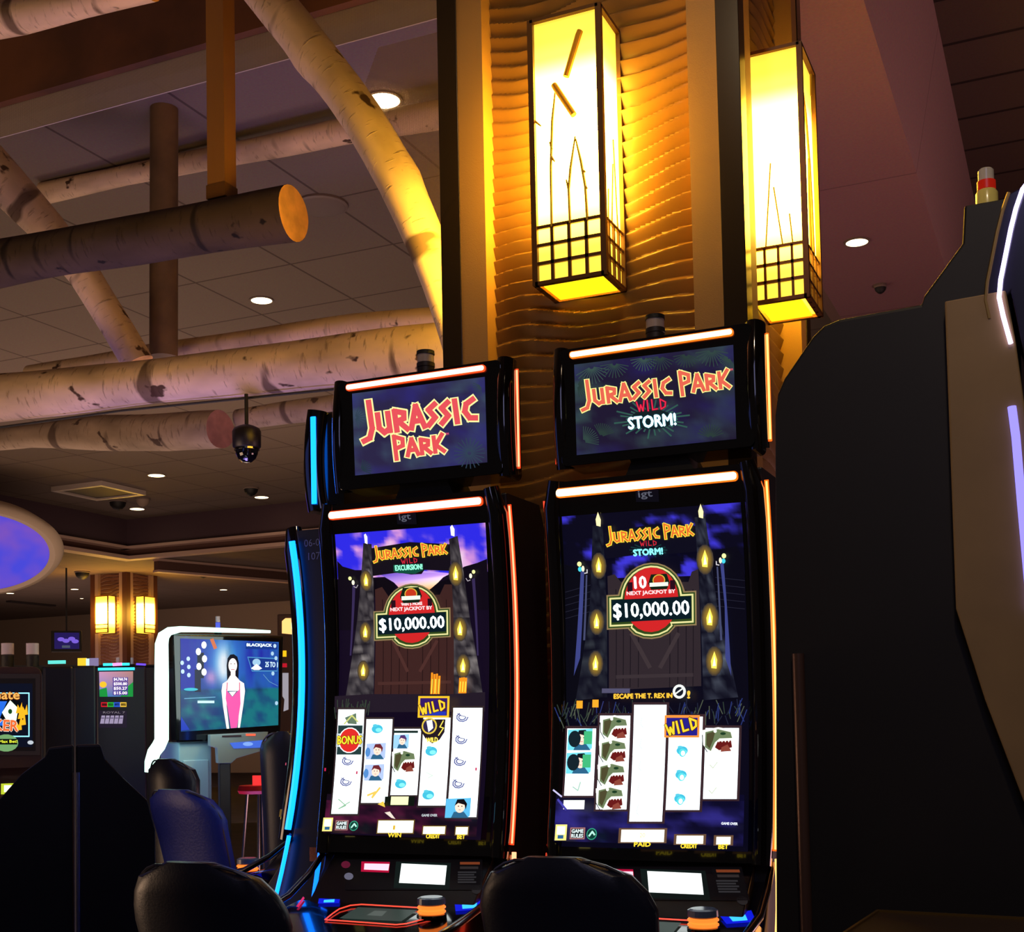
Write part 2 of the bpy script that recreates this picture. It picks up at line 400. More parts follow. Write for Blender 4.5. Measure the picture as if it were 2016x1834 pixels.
# ------------------------------------------------------------------ curved slot machines
def cz(z): return .03 - .06 * ((z - 1.75) / .6) ** 2          # depth of the concave face at height z
M1X, M2X, MY = -2.15, -1.257, 3.95
def vplane(Y, xc):
    def f(x, y):
        p = on(1, Y, x, y); return (p.x - xc, p.z)
    return f
def tplane(P0, T, xc):
    """plane through P0 (y, z) sloping along T; gives (x, distance down the slope)"""
    T = Vector((0, T[0], T[1])).normalized(); N = Vector((1, 0, 0)).cross(T)
    O = Vector((0, P0[0], P0[1]))
    def f(x, y):
        d = ray(x, y); t = (O - EYE).dot(N) / d.dot(N); p = EYE + d * t
        return (p.x - xc, (p - O).dot(T))
    def surf(a, b, l):
        q = Vector((a, 0, 0)) + O + T * b
        n = N if N.y < 0 or N.z > 0 else -N
        if n.z < 0: n = -n
        q = q + n * (l + .001); return (q.x, q.y - MY, q.z)
    return f, surf
def main_surf(a, b, l): return (a, cz(b) - l - .002, b)
TOPY = .08
def top_surf(a, b, l): return (a, TOPY - l - .002, b)
CON_O, CON_T = (3.945, 1.045), (-.18, -.155)
DECK_O, DECK_T = (3.735, .887), (-.30, -.05)

YEL = (255, 225, 60); RED = (225, 50, 55)
def flame(c, x, y, s=1.0):
    c.soft(x, y, 15 * s, 26 * s, (225, 175, 50), (58, 54, 58), .75)
    c.poly([(x - 5 * s, y + 12 * s), (x - 6 * s, y), (x, y - 17 * s), (x + 5 * s, y - 2 * s), (x + 4 * s, y + 13 * s)], (255, 225, 90), 1.3)
    c.poly([(x - 3 * s, y + 9 * s), (x, y - 9 * s), (x + 3 * s, y + 8 * s)], (255, 255, 200), 1.6)
def badge(c, x, y, k, tilt, ten):
    """round jackpot plaque with a wide bar; x, y its centre, k its scale, tilt its slope"""
    def T(px, py): return (x + px * k, y + py * k + tilt * px * k)
    def outline(g):
        pts = []
        for i in range(19):
            an = math.radians(200 - 220 * i / 18); pts.append((math.cos(an) * (54 + g), -math.sin(an) * (58 + g) - 8))
        r = [p for p in pts if p[1] < -14 - g]
        top = r + [(54 + g, -14 - g), (74 + g, -14 - g), (74 + g, 38 + g), (36 + g, 38 + g)]
        bot = [(math.cos(math.radians(a)) * (40 + g), math.sin(math.radians(a)) * (26 + g) + 32) for a in (20, 45, 70, 90, 110, 135, 160)]
        return [T(*p) for p in top + bot + [(-36 - g, 38 + g), (-74 - g, 38 + g), (-74 - g, -14 - g), (-54 - g, -14 - g)]]
    c.poly(outline(4), (165, 140, 95), .8); c.poly(outline(1.5), (60, 95, 40), .6); c.poly(outline(-1), (240, 235, 160), 1.0)
    c.poly(outline(-4), (70, 100, 40), .5)
    pts = [T(math.cos(2 * PI * i / 24) * 47, math.sin(2 * PI * i / 24) * 56 - 6) for i in range(24)]
    c.poly(pts, (215, 38, 40), 1.0)
    c.poly([T(-69, -9), T(69, -9), T(69, 30), T(-69, 30)], (12, 38, 48), .6)
    p, q = T(-65, 26), T(66, 26)
    c.text('$10,000.00', p[0], p[1], q[0], q[1], 28 * k, (235, 250, 255), 1.8, bold=.9)
    for sx in (-36, 38): c.poly([T(sx - 5, -38), T(sx + 4, -38), T(sx + 4, -22), T(sx - 5, -22)], (60, 20, 40), .5)
    for yy, h in (((-14, 9), (-26, 6)) if not ten else ((-14, 8),)):
        p, q = T(-42 if yy == -14 else -20, yy), T(42 if yy == -14 else 22, yy)
        c.text('NEXT JACKPOT BY' if yy == -14 else 'WIN 5 MORE', p[0], p[1], q[0], q[1], h * k, (255, 225, 225), 1.1, bold=.5)
    if ten:
        p, q = T(-28, -27), T(-8, -27); c.text('10', p[0], p[1], q[0], q[1], 20 * k, (255, 240, 240), 1.6, bold=1.2)
    lx, ly, s = (14, -36, .85) if ten else (0, -46, 1.0)
    c.poly([T(lx - 22 * s, ly + 2), T(lx - 16 * s, ly - 16 * s), T(lx + 16 * s, ly - 16 * s), T(lx + 22 * s, ly + 2), T(lx + 16 * s, ly + 15 * s), T(lx - 16 * s, ly + 15 * s)], (25, 50, 30), .5)
    c.poly([T(lx + math.cos(2 * PI * i / 14) * 13 * s, ly - 3 + math.sin(2 * PI * i / 14) * 12 * s) for i in range(14)], (240, 200, 70), .9)
    c.poly([T(lx + math.cos(2 * PI * i / 14) * 11 * s, ly - 3 + math.sin(2 * PI * i / 14) * 10 * s) for i in range(14)], (215, 60, 30), .9)
    c.poly([T(lx - 19 * s, ly + 1 * s), T(lx + 19 * s, ly + 1 * s), T(lx + 19 * s, ly + 9 * s), T(lx - 19 * s, ly + 9 * s)], (230, 240, 225), 1.2)
def hat(c, x, y, k=1.0):      # grey-blue coiled fossil sketch
    for r in (8, 5): c.stroke([(x + r * k * math.cos(a * .7) * 1.3, y + r * k * math.sin(a * .7)) for a in range(7)], 2.2 * k, (100, 104, 170), .9)
    c.stroke([(x - 9 * k, y - 7 * k), (x - 3 * k, y - 3 * k), (x + 6 * k, y - 1 * k)], 1.5 * k, (100, 100, 160), .8)
def drop(c, x, y, k=1.0):     # turquoise gem
    c.ell(x, y, 11 * k, 8.5 * k, (70, 195, 225), 1.1); c.ell(x + 3 * k, y + 2 * k, 6 * k, 4 * k, (130, 230, 245), 1.3); c.ell(x - 4 * k, y - 7 * k, 5 * k, 2.5 * k, (90, 205, 230), 1.1)
def reptile(c, x, y, w_, h):  # snarling reptile head in profile
    def P(u, v): return (x + u * w_, y + v * h)
    c.poly([P(.02, .1), P(.5, -.02), P(.95, .08), P(.98, .5), P(.9, .95), P(.3, 1.0), P(.05, .7)], (235, 235, 225), 1.5)
    c.poly([P(.12, .18), P(.5, .06), P(.88, .18), P(.93, .42), P(.55, .44), P(.42, .6), P(.3, .95), P(.12, .8)], (120, 140, 100), .9)
    c.poly([P(.16, .24), P(.42, .14), P(.36, .5), P(.26, .85), P(.16, .7)], (90, 85, 55), .8)
    c.poly([P(.5, .56), P(.9, .52), P(.94, .8), P(.55, .92), P(.42, .8)], (120, 30, 30), .8)
    c.poly([P(.62, .8), P(.8, .68), P(.92, .95), P(.6, .98)], (165, 80, 65), .8)
    for u in (.5, .6, .7, .8): c.poly([P(u, .5), P(u + .07, .5), P(u + .035, .6)], (255, 250, 235), 1.6)
    c.ell(*P(.42, .14), .05 * w_, .07 * h, (240, 250, 235), 1.6, n=8); c.ell(*P(.66, .24), .09 * w_, .06 * h, (40, 80, 50), .6, n=8)
    c.stroke([P(.04, .3), P(.06, .7), P(.2, .98)], 1.6, (40, 40, 35), .6)
def portrait(c, x, y, w_, h, bg, hair):
    def P(u, v): return (x + u * w_, y + v * h)
    c.poly([P(0, .05), P(1, 0), P(1, .9), P(.9, 1), P(0, 1)], bg, 1.3)
    c.poly([P(.25, 1), P(.35, .7), P(.75, .7), P(.95, 1)], (50, 110, 150), .9)
    c.ell(*P(.58, .45), .2 * w_, .3 * h, (250, 210, 190), 1.4)
    c.poly([P(.36, .4), P(.45, .08), P(.72, .06), P(.86, .3), P(.82, .6), P(.76, .35), P(.5, .26)], hair, .5)
    c.ell(*P(.52, .42), .03 * w_, .03 * h, (40, 30, 30), .5, n=6); c.ell(*P(.66, .42), .03 * w_, .03 * h, (40, 30, 30), .5, n=6)
    c.stroke([P(.55, .6), P(.62, .6)], .03 * h, (210, 130, 120), 1.0)
def icons(c, x, y, k, green):
    c.quad(x, y - 14 * k, x + 20 * k, y + 13 * k, (250, 230, 130), 1.2); c.quad(x + 3 * k, y - 11 * k, x + 17 * k, y + 3 * k, (255, 255, 235), 1.6)
    c.quad(x + 5 * k, y + 4 * k, x + 15 * k, y + 10 * k, (50, 110, 160), .9)
    c.quad(x + 26 * k, y - 9 * k, x + 52 * k, y + 11 * k, (190, 130, 130), .8); c.quad(x + 28 * k, y - 7 * k, x + 50 * k, y + 9 * k, (25, 40, 45), .5)
    c.text('GAME', x + 29 * k, y, x + 49 * k, y, 6 * k, (220, 235, 235), 1.2, .4); c.text('RULES', x + 29 * k, y + 8 * k, x + 49 * k, y + 8 * k, 6 * k, (220, 235, 235), 1.2, .4)
    c.ell(x + 64 * k, y + 2 * k, 9 * k, 10 * k, (60, 190, 150), .8); c.ell(x + 64 * k, y + 2 * k, 7.5 * k, 8.5 * k, (15, 70, 60), .8)
    c.stroke([(x + 60 * k, y + 5 * k), (x + 65 * k, y - 2 * k), (x + 69 * k, y + 3 * k)], 3 * k, (180, 240, 220), 1.2)

def art_excursion(parent):
    c = Canvas(vplane(MY + .015, M1X), main_surf, step=.04)
    c.poly([(665, 1053), (960, 1030), (961, 1650), (664, 1638)], (20, 10, 32), .9)
    def sky(u, v):
        t = nz(u * 1.6, v * .5, 4.2, 1) * 1.7 + .15 + (.5 if u < .25 else 0) * (1 if v > .3 else 0) + .35 * max(0, u - .72) / .28 + .25 * (v - .5)
        if u < .1 and v < .35: t -= .5
        base = mixc((48, 44, 238), (232, 160, 228), t * 1.25); return mixc(base, (255, 235, 250), (t - .75) * 1.5)
    c.field((665, 1053), (960, 1030), (960, 1125), (665, 1140), 44, 16, sky, .95)
    c.poly([(738, 1128), (812, 1122), (888, 1128), (872, 1136), (862, 1146), (845, 1160), (788, 1160), (775, 1146), (752, 1132)], (250, 225, 235), 1.2,
           rgbs=[(80, 60, 180), (190, 170, 240), (200, 150, 240), (250, 215, 250), (255, 225, 200), (255, 170, 90), (250, 170, 110), (190, 150, 230), (110, 80, 200)])
    c.poly([(666, 1104), (676, 1115), (700, 1122), (735, 1122), (735, 1240), (666, 1240)], (16, 9, 24), .8)     # dark hills
    c.poly([(890, 1130), (915, 1115), (940, 1108), (960, 1100), (960, 1200), (892, 1200)], (16, 9, 24), .8)
    c.poly([(735, 1140), (760, 1138), (778, 1152), (775, 1175), (735, 1175)], (14, 8, 20), .7)
    c.poly([(845, 1160), (865, 1145), (888, 1138), (892, 1175), (845, 1175)], (14, 8, 20), .7)
    c.poly([(738, 1160), (752, 1155), (765, 1175), (865, 1170), (875, 1150), (890, 1150), (893, 1372), (735, 1372)], (66, 38, 36), .9)   # timber gate
    for x in (752, 768, 784, 800, 830, 846, 862, 878): c.stroke([(x, 1180), (x, 1368)], 1.4, (38, 20, 22), .8)
    c.stroke([(772, 1262), (800, 1320)], 6, (88, 52, 48), .8); c.stroke([(858, 1262), (826, 1320)], 6, (88, 52, 48), .8); c.stroke([(745, 1345), (885, 1342)], 6, (84, 50, 46), .8)
    def stone(seed, hot, lo=(30, 26, 34), hi=(150, 142, 140)):
        def fn(u, v):
            t = .34 + nz(u, v * 5, 3.0, seed) * .8
            for h in hot: t += .42 * math.exp(-((v - h) / .07) ** 2)
            t *= .35 + .65 * min(1, v * 3); return mixc(lo, hi, t * (1 - .5 * abs(u - .55)))
        return fn
    c.field((721, 1070), (737, 1072), (736, 1220), (702, 1222), 6, 16, stone(3, (.45,)), .85); c.field((702, 1222), (736, 1220), (735, 1368), (680, 1372), 8, 16, stone(4, (.15, .68)), .9)
    c.field((889, 1062), (906, 1056), (924, 1215), (892, 1215), 6, 16, stone(5, (.42,)), .85); c.field((892, 1215), (924, 1215), (950, 1364), (893, 1368), 8, 16, stone(6, (.15, .65)), .9)
    c.poly([(736, 1080), (812, 1068), (890, 1072), (890, 1124), (838, 1122), (832, 1130), (812, 1131), (790, 1128), (780, 1128), (736, 1134)], (22, 16, 28), .8)
    for x, y, s in ((727, 1058, .6), (897, 1043, .8)): c.poly([(x - 4 * s, y + 12), (x - 5 * s, y - 4), (x, y - 10 * s), (x + 5 * s, y), (x + 4 * s, y + 14)], (255, 250, 250), 1.6)
    for x, y in ((723, 1143), (719, 1244), (715, 1320)): flame(c, x, y, .8)
    for x, y in ((900, 1130), (906, 1238), (912, 1311)): flame(c, x, y, .95)
    for x, y, d in ((697, 1145, 1), (932, 1132, -1)):      # lamp post tops and their beams
        c.poly([(x, y + 8), (x + 6, y + 6), (x + 3 - 8 * d, 1290), (x - 8 * d, 1290)], (66, 52, 100), .7)
        c.ell(x - 4 * d, y - 6, 3.5, 4, (235, 240, 160), 1.2, n=8); c.ell(x + 2 * d, y + 2, 3, 5, (245, 240, 210), 1.3, n=8)
        c.stroke([(x + 3 * d, y + 10), (x + 8 * d, y + 12), (x + 11 * d, y + 7)], 1.5, (200, 190, 200), .8)
    c.poster('JURASSIC PARK', 741, 1103, 887, 1090, 18, (240, 110, 50), YEL, .16, 1.0, 1.1, grow=(0, 9), outline=.16)
    c.poster('WILD', 796, 1111, 829, 1108, 10, (215, 40, 60), (130, 20, 40), .14, 1, .6, outline=.08)
    c.poly([(780, 1113), (838, 1110), (838, 1123), (822, 1130), (790, 1129), (780, 1126)], (20, 95, 75), .7)
    c.text('EXCURSION!', 784, 1124, 837, 1121, 10, (150, 255, 215), 1.2, .6)
    badge(c, 813.5, 1217, .97, -.05, False)
    for x, y, w_, h in ((852, 1325, 20, 44), (908, 1330, 16, 36)):   # fires
        for i in range(4): c.stroke([(x + i * w_ / 4 + 1, y + h - 3), (x + i * w_ / 4 + 2, y + random.uniform(0, 8))], 4, (255, 150, 30), 1.1)
        for i in range(3): c.stroke([(x + i * w_ / 3 + 2, y + h - 5), (x + i * w_ / 3 + 3, y + 12)], 2, (255, 215, 70), 1.3)
    c.poly([(665, 1370), (735, 1366), (893, 1366), (960, 1362), (961, 1400), (665, 1402)], (40, 30, 44), .8)
    random.seed(3)
    for i in range(26):
        x = random.uniform(668, 735); c.stroke([(x, 1408 + random.uniform(-8, 8)), (x + random.uniform(-9, 9), 1385 + random.uniform(-10, 8))], 1.6, (70, 85, 70), .6)
    c.poly([(664, 1560), (961, 1560), (961, 1640), (664, 1632)], (45, 14, 36), .8, rgbs=[(24, 14, 30), (30, 12, 32), (70, 20, 50), (46, 14, 40)])
    c.field((664, 1572), (961, 1572), (961, 1642), (664, 1634), 30, 10, lambda u, v: mixc((22, 10, 28), (104, 26, 66), nz(u * 2, v, 4, 8) * 1.2 + .35 * math.sin(PI * v)), .8)
    # reels
    fr = (58, 44, 46); W = (238, 252, 255)
    for x0, y0, x1, y1 in ((676, 1396, 727, 1598), (732, 1415, 783, 1577), (788, 1434, 840, 1562), (844, 1412, 897, 1582), (902, 1393, 959, 1604)):
        c.quad(x0 - 3, y0 - 4, x1 + 3, y1 + 4, fr, .8); c.quad(x0, y0, x1, y1, W, 2.2)
    c.poly([(690, 1412), (712, 1403), (714, 1425), (697, 1424)], (110, 135, 110), .9); c.stroke([(690, 1424), (704, 1408), (716, 1420)], 3, (200, 205, 120), 1.2)
    c.quad(678, 1427, 726, 1484, (40, 66, 66), .9); c.quad(676, 1443, 728, 1469, (190, 205, 210), 1.2)
    c.ell(702, 1456, 22, 25, (240, 245, 245), 1.5); c.ell(702, 1456, 20, 23, (225, 45, 40), 1.1)
    c.text('BONUS', 679, 1464, 726, 1463, 16, (90, 30, 0), .5, 1.6); c.text('BONUS', 679, 1464, 726, 1463, 16, (255, 225, 50), 1.2, .6)
    for x, y in ((701, 1496), (701, 1536)): hat(c, x, y, 1)
    c.stroke([(690, 1570), (705, 1582), (692, 1588), (712, 1575)], 2, (150, 200, 160), 1.0)
    drop(c, 756, 1434)
    for y in (1461, 1502): portrait(c, 737, y, 38, 32, (170, 190, 235), (160, 60, 70)); c.ell(741, y + 18, 5, 9, (90, 150, 220), 1)
    c.stroke([(748, 1562), (762, 1556), (757, 1566), (770, 1548)], 4, (240, 200, 90), 1.2)
    c.quad(790, 1437, 838, 1442, (50, 70, 65), .7); portrait(c, 791, 1444, 30, 28, (150, 200, 235), (120, 80, 160))
    reptile(c, 789, 1474, 50, 44); drop(c, 812, 1540)
    c.quad(784, 1564, 842, 1582, (20, 30, 22), .6); c.quad(796, 1564, 830, 1580, (240, 240, 180), 1.4)
    drop(c, 868, 1477, 1.05); drop(c, 868, 1561, 1.05); c.stroke([(862, 1518), (874, 1524), (866, 1528)], 1.6, (200, 235, 205), 1.2)
    c.quad(839, 1370, 900, 1412, (255, 200, 40), 1.1); c.quad(843, 1374, 896, 1408, (60, 30, 120), .8); c.quad(846, 1400, 894, 1407, (40, 60, 200), .9)
    c.poster('WILD', 846, 1407, 896, 1395, 21, (255, 205, 50), (90, 40, 0), .17, 1.2, .6, outline=.1)
    c.poly([(848, 1415), (894, 1415), (893, 1440), (884, 1455), (870, 1462), (856, 1452), (846, 1436)], (42, 30, 40), .8)
    c.ell(863, 1428, 15, 16, (230, 200, 70), 1.1); c.ell(863, 1428, 12, 13, (55, 45, 90), .8); c.poly([(857, 1418), (868, 1416), (871, 1432), (862, 1440)], (235, 235, 240), 1.3)
    c.stroke([(890, 1418), (884, 1430), (891, 1432), (882, 1446)], 2, (250, 225, 90), 1.3); c.text('WILD', 859, 1460, 881, 1459, 9, (255, 225, 90), 1.3, .5)
    for y in (1411, 1454, 1496, 1539): hat(c, 927, y, 1.05)
    portrait(c, 906, 1566, 48, 38, (90, 180, 225), (25, 22, 30))
    for x, y in ((668, 1512), (730, 1518), (961, 1511)): c.quad(x - 2, y - 3, x + 1, y + 3, (220, 40, 90), .9)
    c.poly([(775, 1578), (786, 1572), (790, 1584)], (250, 210, 80), 1.1); c.poly([(790, 1594), (800, 1592), (812, 1606), (804, 1604)], (240, 225, 210), 1.1)
    # meters
    icons(c, 673, 1617, .95, True)
    for x0, y0, x1, y1, lab, t in ((781, 1609, 849, 1632, 'WIN', (802, 827)), (869, 1620, 911, 1634, 'CREDIT', (876, 902)), (932, 1621, 955, 1635, 'BET', (936, 951))):
        c.quad(x0 - 2, y0 - 2, x1 + 2, y1 + 2, (120, 90, 40), .8); c.quad(x0, y0, x1, y1, (255, 252, 215), 1.7)
        c.text(lab, t[0], y1 + 8, t[1], y1 + 8, 8, YEL, 1.1, .5)
    c.text('1', 811, 1626, 815, 1626, 8, (235, 190, 60), 1); c.text('GAME OVER', 864, 1601, 894, 1601, 4.5, (200, 210, 215), 1, .3)
    return c.build('main_screen', parent)

def art_storm(parent):
    c = Canvas(vplane(MY + .015, M2X), main_surf, step=.04)
    c.poly([(1109, 1018), (1461, 990), (1482, 1672), (1118, 1662)], (9, 8, 26), .9)
    random.seed(5)
    def cloud(x, y, r, col, g=.9, n=7):
        for i in range(n): c.ell(x + random.uniform(-r, r), y + random.uniform(-r, r) * .6, r * random.uniform(.3, .6), r * random.uniform(.2, .4), col, g, n=9)
    def night(u, v):
        t = nz(u * 2.2, v * 1.1, 3.4, 12) * 2.4 - .32 + .75 * math.exp(-((u - .9) / .13) ** 2) * (1 if v < .62 else .3)
        if .2 < u < .78: t -= .55 * (1 - v)
        return mixc((9, 8, 28), (66, 58, 225), t)
    c.field((1110, 1018), (1461, 990), (1466, 1130), (1112, 1140), 50, 22, night, .95)
    c.poly([(1110, 1110), (1160, 1125), (1180, 1125), (1180, 1380), (1112, 1380)], (10, 10, 22), .8); c.poly([(1400, 1085), (1450, 1075), (1465, 1100), (1470, 1380), (1400, 1380)], (10, 9, 24), .8)
    for i in range(5):
        c.stroke([(1112, 1165 + i * 13), (1165, 1150 + i * 13)], 1, (50, 50, 70), .6); c.stroke([(1408, 1136 + i * 14), (1465, 1142 + i * 14)], 1, (50, 50, 70), .6)
    c.poly([(1196, 1134), (1210, 1130), (1222, 1145), (1355, 1145), (1362, 1125), (1375, 1120), (1380, 1350), (1198, 1358)], (52, 42, 48), .9)
    for x in (1212, 1226, 1240, 1256, 1318, 1334, 1350, 1364): c.stroke([(x, 1160), (x, 1352)], 1.6, (30, 24, 32), .8)
    c.stroke([(1243, 1248), (1278, 1312)], 8, (70, 58, 62), .8); c.stroke([(1334, 1248), (1300, 1312)], 8, (70, 58, 62), .8); c.stroke([(1215, 1332), (1362, 1328)], 7, (66, 55, 60), .8)
    def stone(seed, hot, hi=(118, 128, 140)):
        def fn(u, v):
            t = .22 + nz(u, v * 5, 3.0, seed) * .6
            for h in hot: t += .4 * math.exp(-((v - h) / .07) ** 2)
            return mixc((14, 14, 30), hi, t * (1 - .5 * abs(u - .55)))
        return fn
    c.field((1171, 1036), (1191, 1034), (1194, 1200), (1160, 1204), 6, 16, stone(3, (.5,), (80, 90, 100)), .8); c.field((1160, 1204), (1194, 1200), (1196, 1372), (1134, 1378), 8, 16, stone(4, (.1, .6), (84, 92, 96)), .85)
    c.field((1371, 1020), (1392, 1018), (1412, 1195), (1379, 1200), 6, 16, stone(5, (.5,)), .8); c.field((1379, 1200), (1412, 1195), (1454, 1372), (1385, 1378), 8, 16, stone(6, (.12, .6)), .9)
    c.poly([(1193, 1050), (1285, 1034), (1372, 1036), (1374, 1086), (1330, 1090), (1245, 1094), (1194, 1100)], (14, 13, 32), .8)
    for x, y in ((1183, 1024), (1384, 1008)): c.poly([(x - 4, y + 12), (x - 5, y), (x, y - 14), (x + 5, y + 1), (x + 4, y + 14)], (255, 235, 170), 1.4)
    for x, y in ((1181, 1114), (1175, 1224), (1173, 1306)): flame(c, x, y, 1.0)
    for x, y in ((1390, 1102), (1398, 1216), (1407, 1301)): flame(c, x, y, 1.15)
    for x, y, d in ((1149, 1120, 1), (1423, 1104, -1)):
        c.poly([(x - 3, y + 5), (x + 4, y + 5), (x - 6 * d, 1295), (x - 18 * d, 1330)], (70, 78, 150), .8); c.poly([(x + 7 * d, y + 12), (x + 10 * d, y + 12), (x + 4 * d, 1260), (x, 1260)], (90, 96, 140), .6)
        c.ell(x - 5 * d, y - 9, 4.5, 5, (235, 245, 160), 1.3, n=9); c.ell(x - 4 * d, y + 1, 4, 5, (70, 215, 235), 1.1, n=9); c.ell(x + 2 * d, y, 3, 6, (255, 240, 200), 1.3, n=8)
        c.stroke([(x + 5 * d, y + 9), (x + 10 * d, y + 8), (x + 10 * d, y + 2)], 2, (220, 215, 220), 1)
    c.poster('JURASSIC PARK', 1199, 1070, 1371, 1054, 21, (240, 115, 50), YEL, .15, 1.0, 1.1, grow=(0, 9), outline=.15)
    for i in range(16):
        an = 2 * PI * i / 16; c.stroke([(1281 + math.cos(an) * 20, 1084 + math.sin(an) * 7), (1281 + math.cos(an) * 36, 1084 + math.sin(an) * 14)], 2, (25, 70, 70), .7)
    c.poster('WILD', 1266, 1077, 1300, 1075, 10, (220, 40, 60), (120, 20, 40), .14, 1, .6, outline=.08)
    c.text('STORM!', 1253, 1096, 1310, 1092, 12, (130, 240, 250), 1.5, .9)
    badge(c, 1286, 1188, 1.13, -.05, True)
    c.quad(1190, 1355, 1245, 1364, (95, 92, 125), .8); c.text("ESCAPE THE T. REX IN", 1214, 1375, 1328, 1373, 9, (255, 195, 60), 1.2, .7); c.text('!', 1358, 1374, 1363, 1374, 14, (255, 195, 60), 1.2, .9)
    c.ell(1342, 1361, 13, 14, (225, 230, 225), 1.3); c.ell(1342, 1361, 8, 9, (30, 34, 50), .6); c.stroke([(1334, 1366), (1350, 1354)], 3, (230, 235, 230), 1.2)
    random.seed(9)
    for i in range(110):
        x = random.uniform(1112, 1476); y = 1408 + random.uniform(-14, 16)
        if 1258 < x < 1325: continue
        c.stroke([(x, y + 8), (x + random.uniform(-13, 13), y - random.uniform(6, 22))], 1.7, random.choice(((60, 76, 64), (96, 106, 88), (50, 66, 140), (40, 46, 70))), .7)
    for x, y in ((1148, 1380), (1179, 1378)): c.quad(x, y - 1, x + 12, y + 14, (255, 165, 40), 1.2)
    c.poly([(1116, 1560), (1480, 1560), (1482, 1655), (1118, 1645)], (22, 20, 82), .9, rgbs=[(14, 12, 36), (12, 10, 40), (18, 16, 60), (30, 26, 95)])
    c.field((1117, 1572), (1480, 1572), (1482, 1658), (1118, 1648), 30, 10, lambda u, v: mixc((12, 10, 42), (52, 46, 140), nz(u * 2, v, 4, 8) * 1.1 + .4 * math.sin(PI * v)), .85)
    W = (235, 250, 255); fr = (66, 44, 50)
    for x0, y0, x1, y1 in ((1132, 1433, 1188, 1562), (1195, 1408, 1254, 1588), (1261, 1387, 1324, 1611), (1330, 1410, 1395, 1589), (1401, 1432, 1466, 1568)):
        c.quad(x0 - 4, y0 - 5, x1 + 5, y1 + 4, fr, .8); c.quad(x0, y0, x1, y1, W, 2.2)
    for y in (1433, 1478): portrait(c, 1134, y, 48, 42, (110, 210, 225), (30, 40, 50)); c.ell(1148, y + 20, 12, 16, (28, 48, 60), .6); c.quad(1166, y + 5, 1182, y + 30, (70, 195, 130), 1.0)
    c.stroke([(1150, 1545), (1160, 1552), (1164, 1536)], 2.4, (170, 210, 190), 1.1)
    for i in range(4): reptile(c, 1196, 1408 + i * 45, 58, 45)
    for i in range(5): c.stroke([(1282, 1410 + i * 42), (1279, 1424 + i * 42), (1284, 1430 + i * 42)], 1.2, (190, 205, 205), 1.3); c.stroke([(1288, 1418 + i * 42), (1293, 1422 + i * 42)], 1, (200, 210, 205), 1.3)
    c.quad(1326, 1407, 1394, 1450, (250, 150, 60), 1.1); c.quad(1330, 1412, 1390, 1446, (42, 34, 150), .9)
    c.poster('WILD', 1333, 1447, 1394, 1431, 24, (255, 210, 50), (90, 40, 0), .17, 1.2, .6, outline=.1)
    for y in (1475, 1521, 1566): drop(c, 1362, y, 1.0); c.ell(1363, y + 4, 7, 8, (90, 215, 225), 1.2); c.ell(1364, y + 5, 4, 5, (235, 250, 255), 1.8)
    reptile(c, 1399, 1431, 64, 47)
    for y in (1502, 1550): c.stroke([(1418, y), (1424, y + 6), (1432, y - 5)], 2, (205, 215, 190), 1.2)
    c.quad(1141, 1569, 1181, 1586, (245, 248, 240), 1.6); c.stroke([(1120, 1550), (1136, 1562)], 3, (200, 195, 240), 1.2); c.stroke([(1130, 1568), (1146, 1586)], 4, (80, 76, 190), .9)
    icons(c, 1129, 1630, 1.1, True)
    for x0, y0, x1, y1, lab, t in ((1256, 1624, 1338, 1647, 'PAID', (1282, 1313)), (1362, 1635, 1413, 1650, 'CREDIT', (1371, 1402)), (1438, 1637, 1465, 1651, 'BET', (1443, 1461))):
        c.quad(x0 - 5, y0 - 3, x1 + 5, y1 + 2, (120, 88, 66), .8); c.quad(x0, y0, x1, y1, (255, 252, 232), 1.8); c.text(lab, t[0], y1 + 8, t[1], y1 + 8, 8, YEL, 1.1, .6)
    c.text('20', 1292, 1638, 1302, 1638, 8, (245, 205, 120), 1.2); c.text('GAME OVER', 1446, 1614, 1477, 1615, 4.5, (220, 225, 235), 1.2, .4)
    return c.build('main_screen', parent)

def fern(c, x, y, r, a0, a1, col, n=11):
    for i in range(n):
        an = math.radians(a0 + (a1 - a0) * i / (n - 1)); c.stroke([(x + math.cos(an) * r * .15, y + math.sin(an) * r * .15), (x + math.cos(an) * r, y + math.sin(an) * r)], 1.7, col, .55, i == 0)
def top_plain(parent):
    c = Canvas(vplane(MY + TOPY, M1X), top_surf)
    c.poly([(694, 775), (955, 742), (960, 910), (700, 936)], (40, 38, 66), .75, rgbs=[(52, 56, 76), (58, 54, 84), (44, 54, 78), (48, 56, 74)])
    c.field((694, 775), (955, 742), (960, 910), (700, 936), 26, 18, lambda u, v: mixc(mixc((48, 42, 78), (66, 82, 106), nz(u, v, 5, 21) * 1.2 + .9 * max(abs(u - .5), abs(v - .5)) ** 1.5), (52, 46, 140), nz(u + 3, v, 3, 5) + .12), .8)
    fern(c, 925, 892, 30, 0, 360, (66, 88, 112), 22); fern(c, 700, 822, 22, -70, 70, (66, 88, 108), 9); fern(c, 712, 925, 20, -80, 20, (52, 72, 90), 8); fern(c, 948, 760, 16, 90, 200, (66, 84, 100), 8)
    c.poster('JURASSIC', 713, 858, 943, 826, 46, (236, 84, 92), (255, 250, 165), .24, 1.0, 1.1, grow=(0,), outline=.13)
    c.poster('PARK', 777, 901, 880, 888, 34, (236, 84, 88), (255, 250, 165), .25, 1.0, 1.1, grow=(0,), outline=.16)
    c.text('TM', 879, 857, 885, 856, 4, (225, 80, 120), 1, .3)
    return c.build('topper_screen', parent)
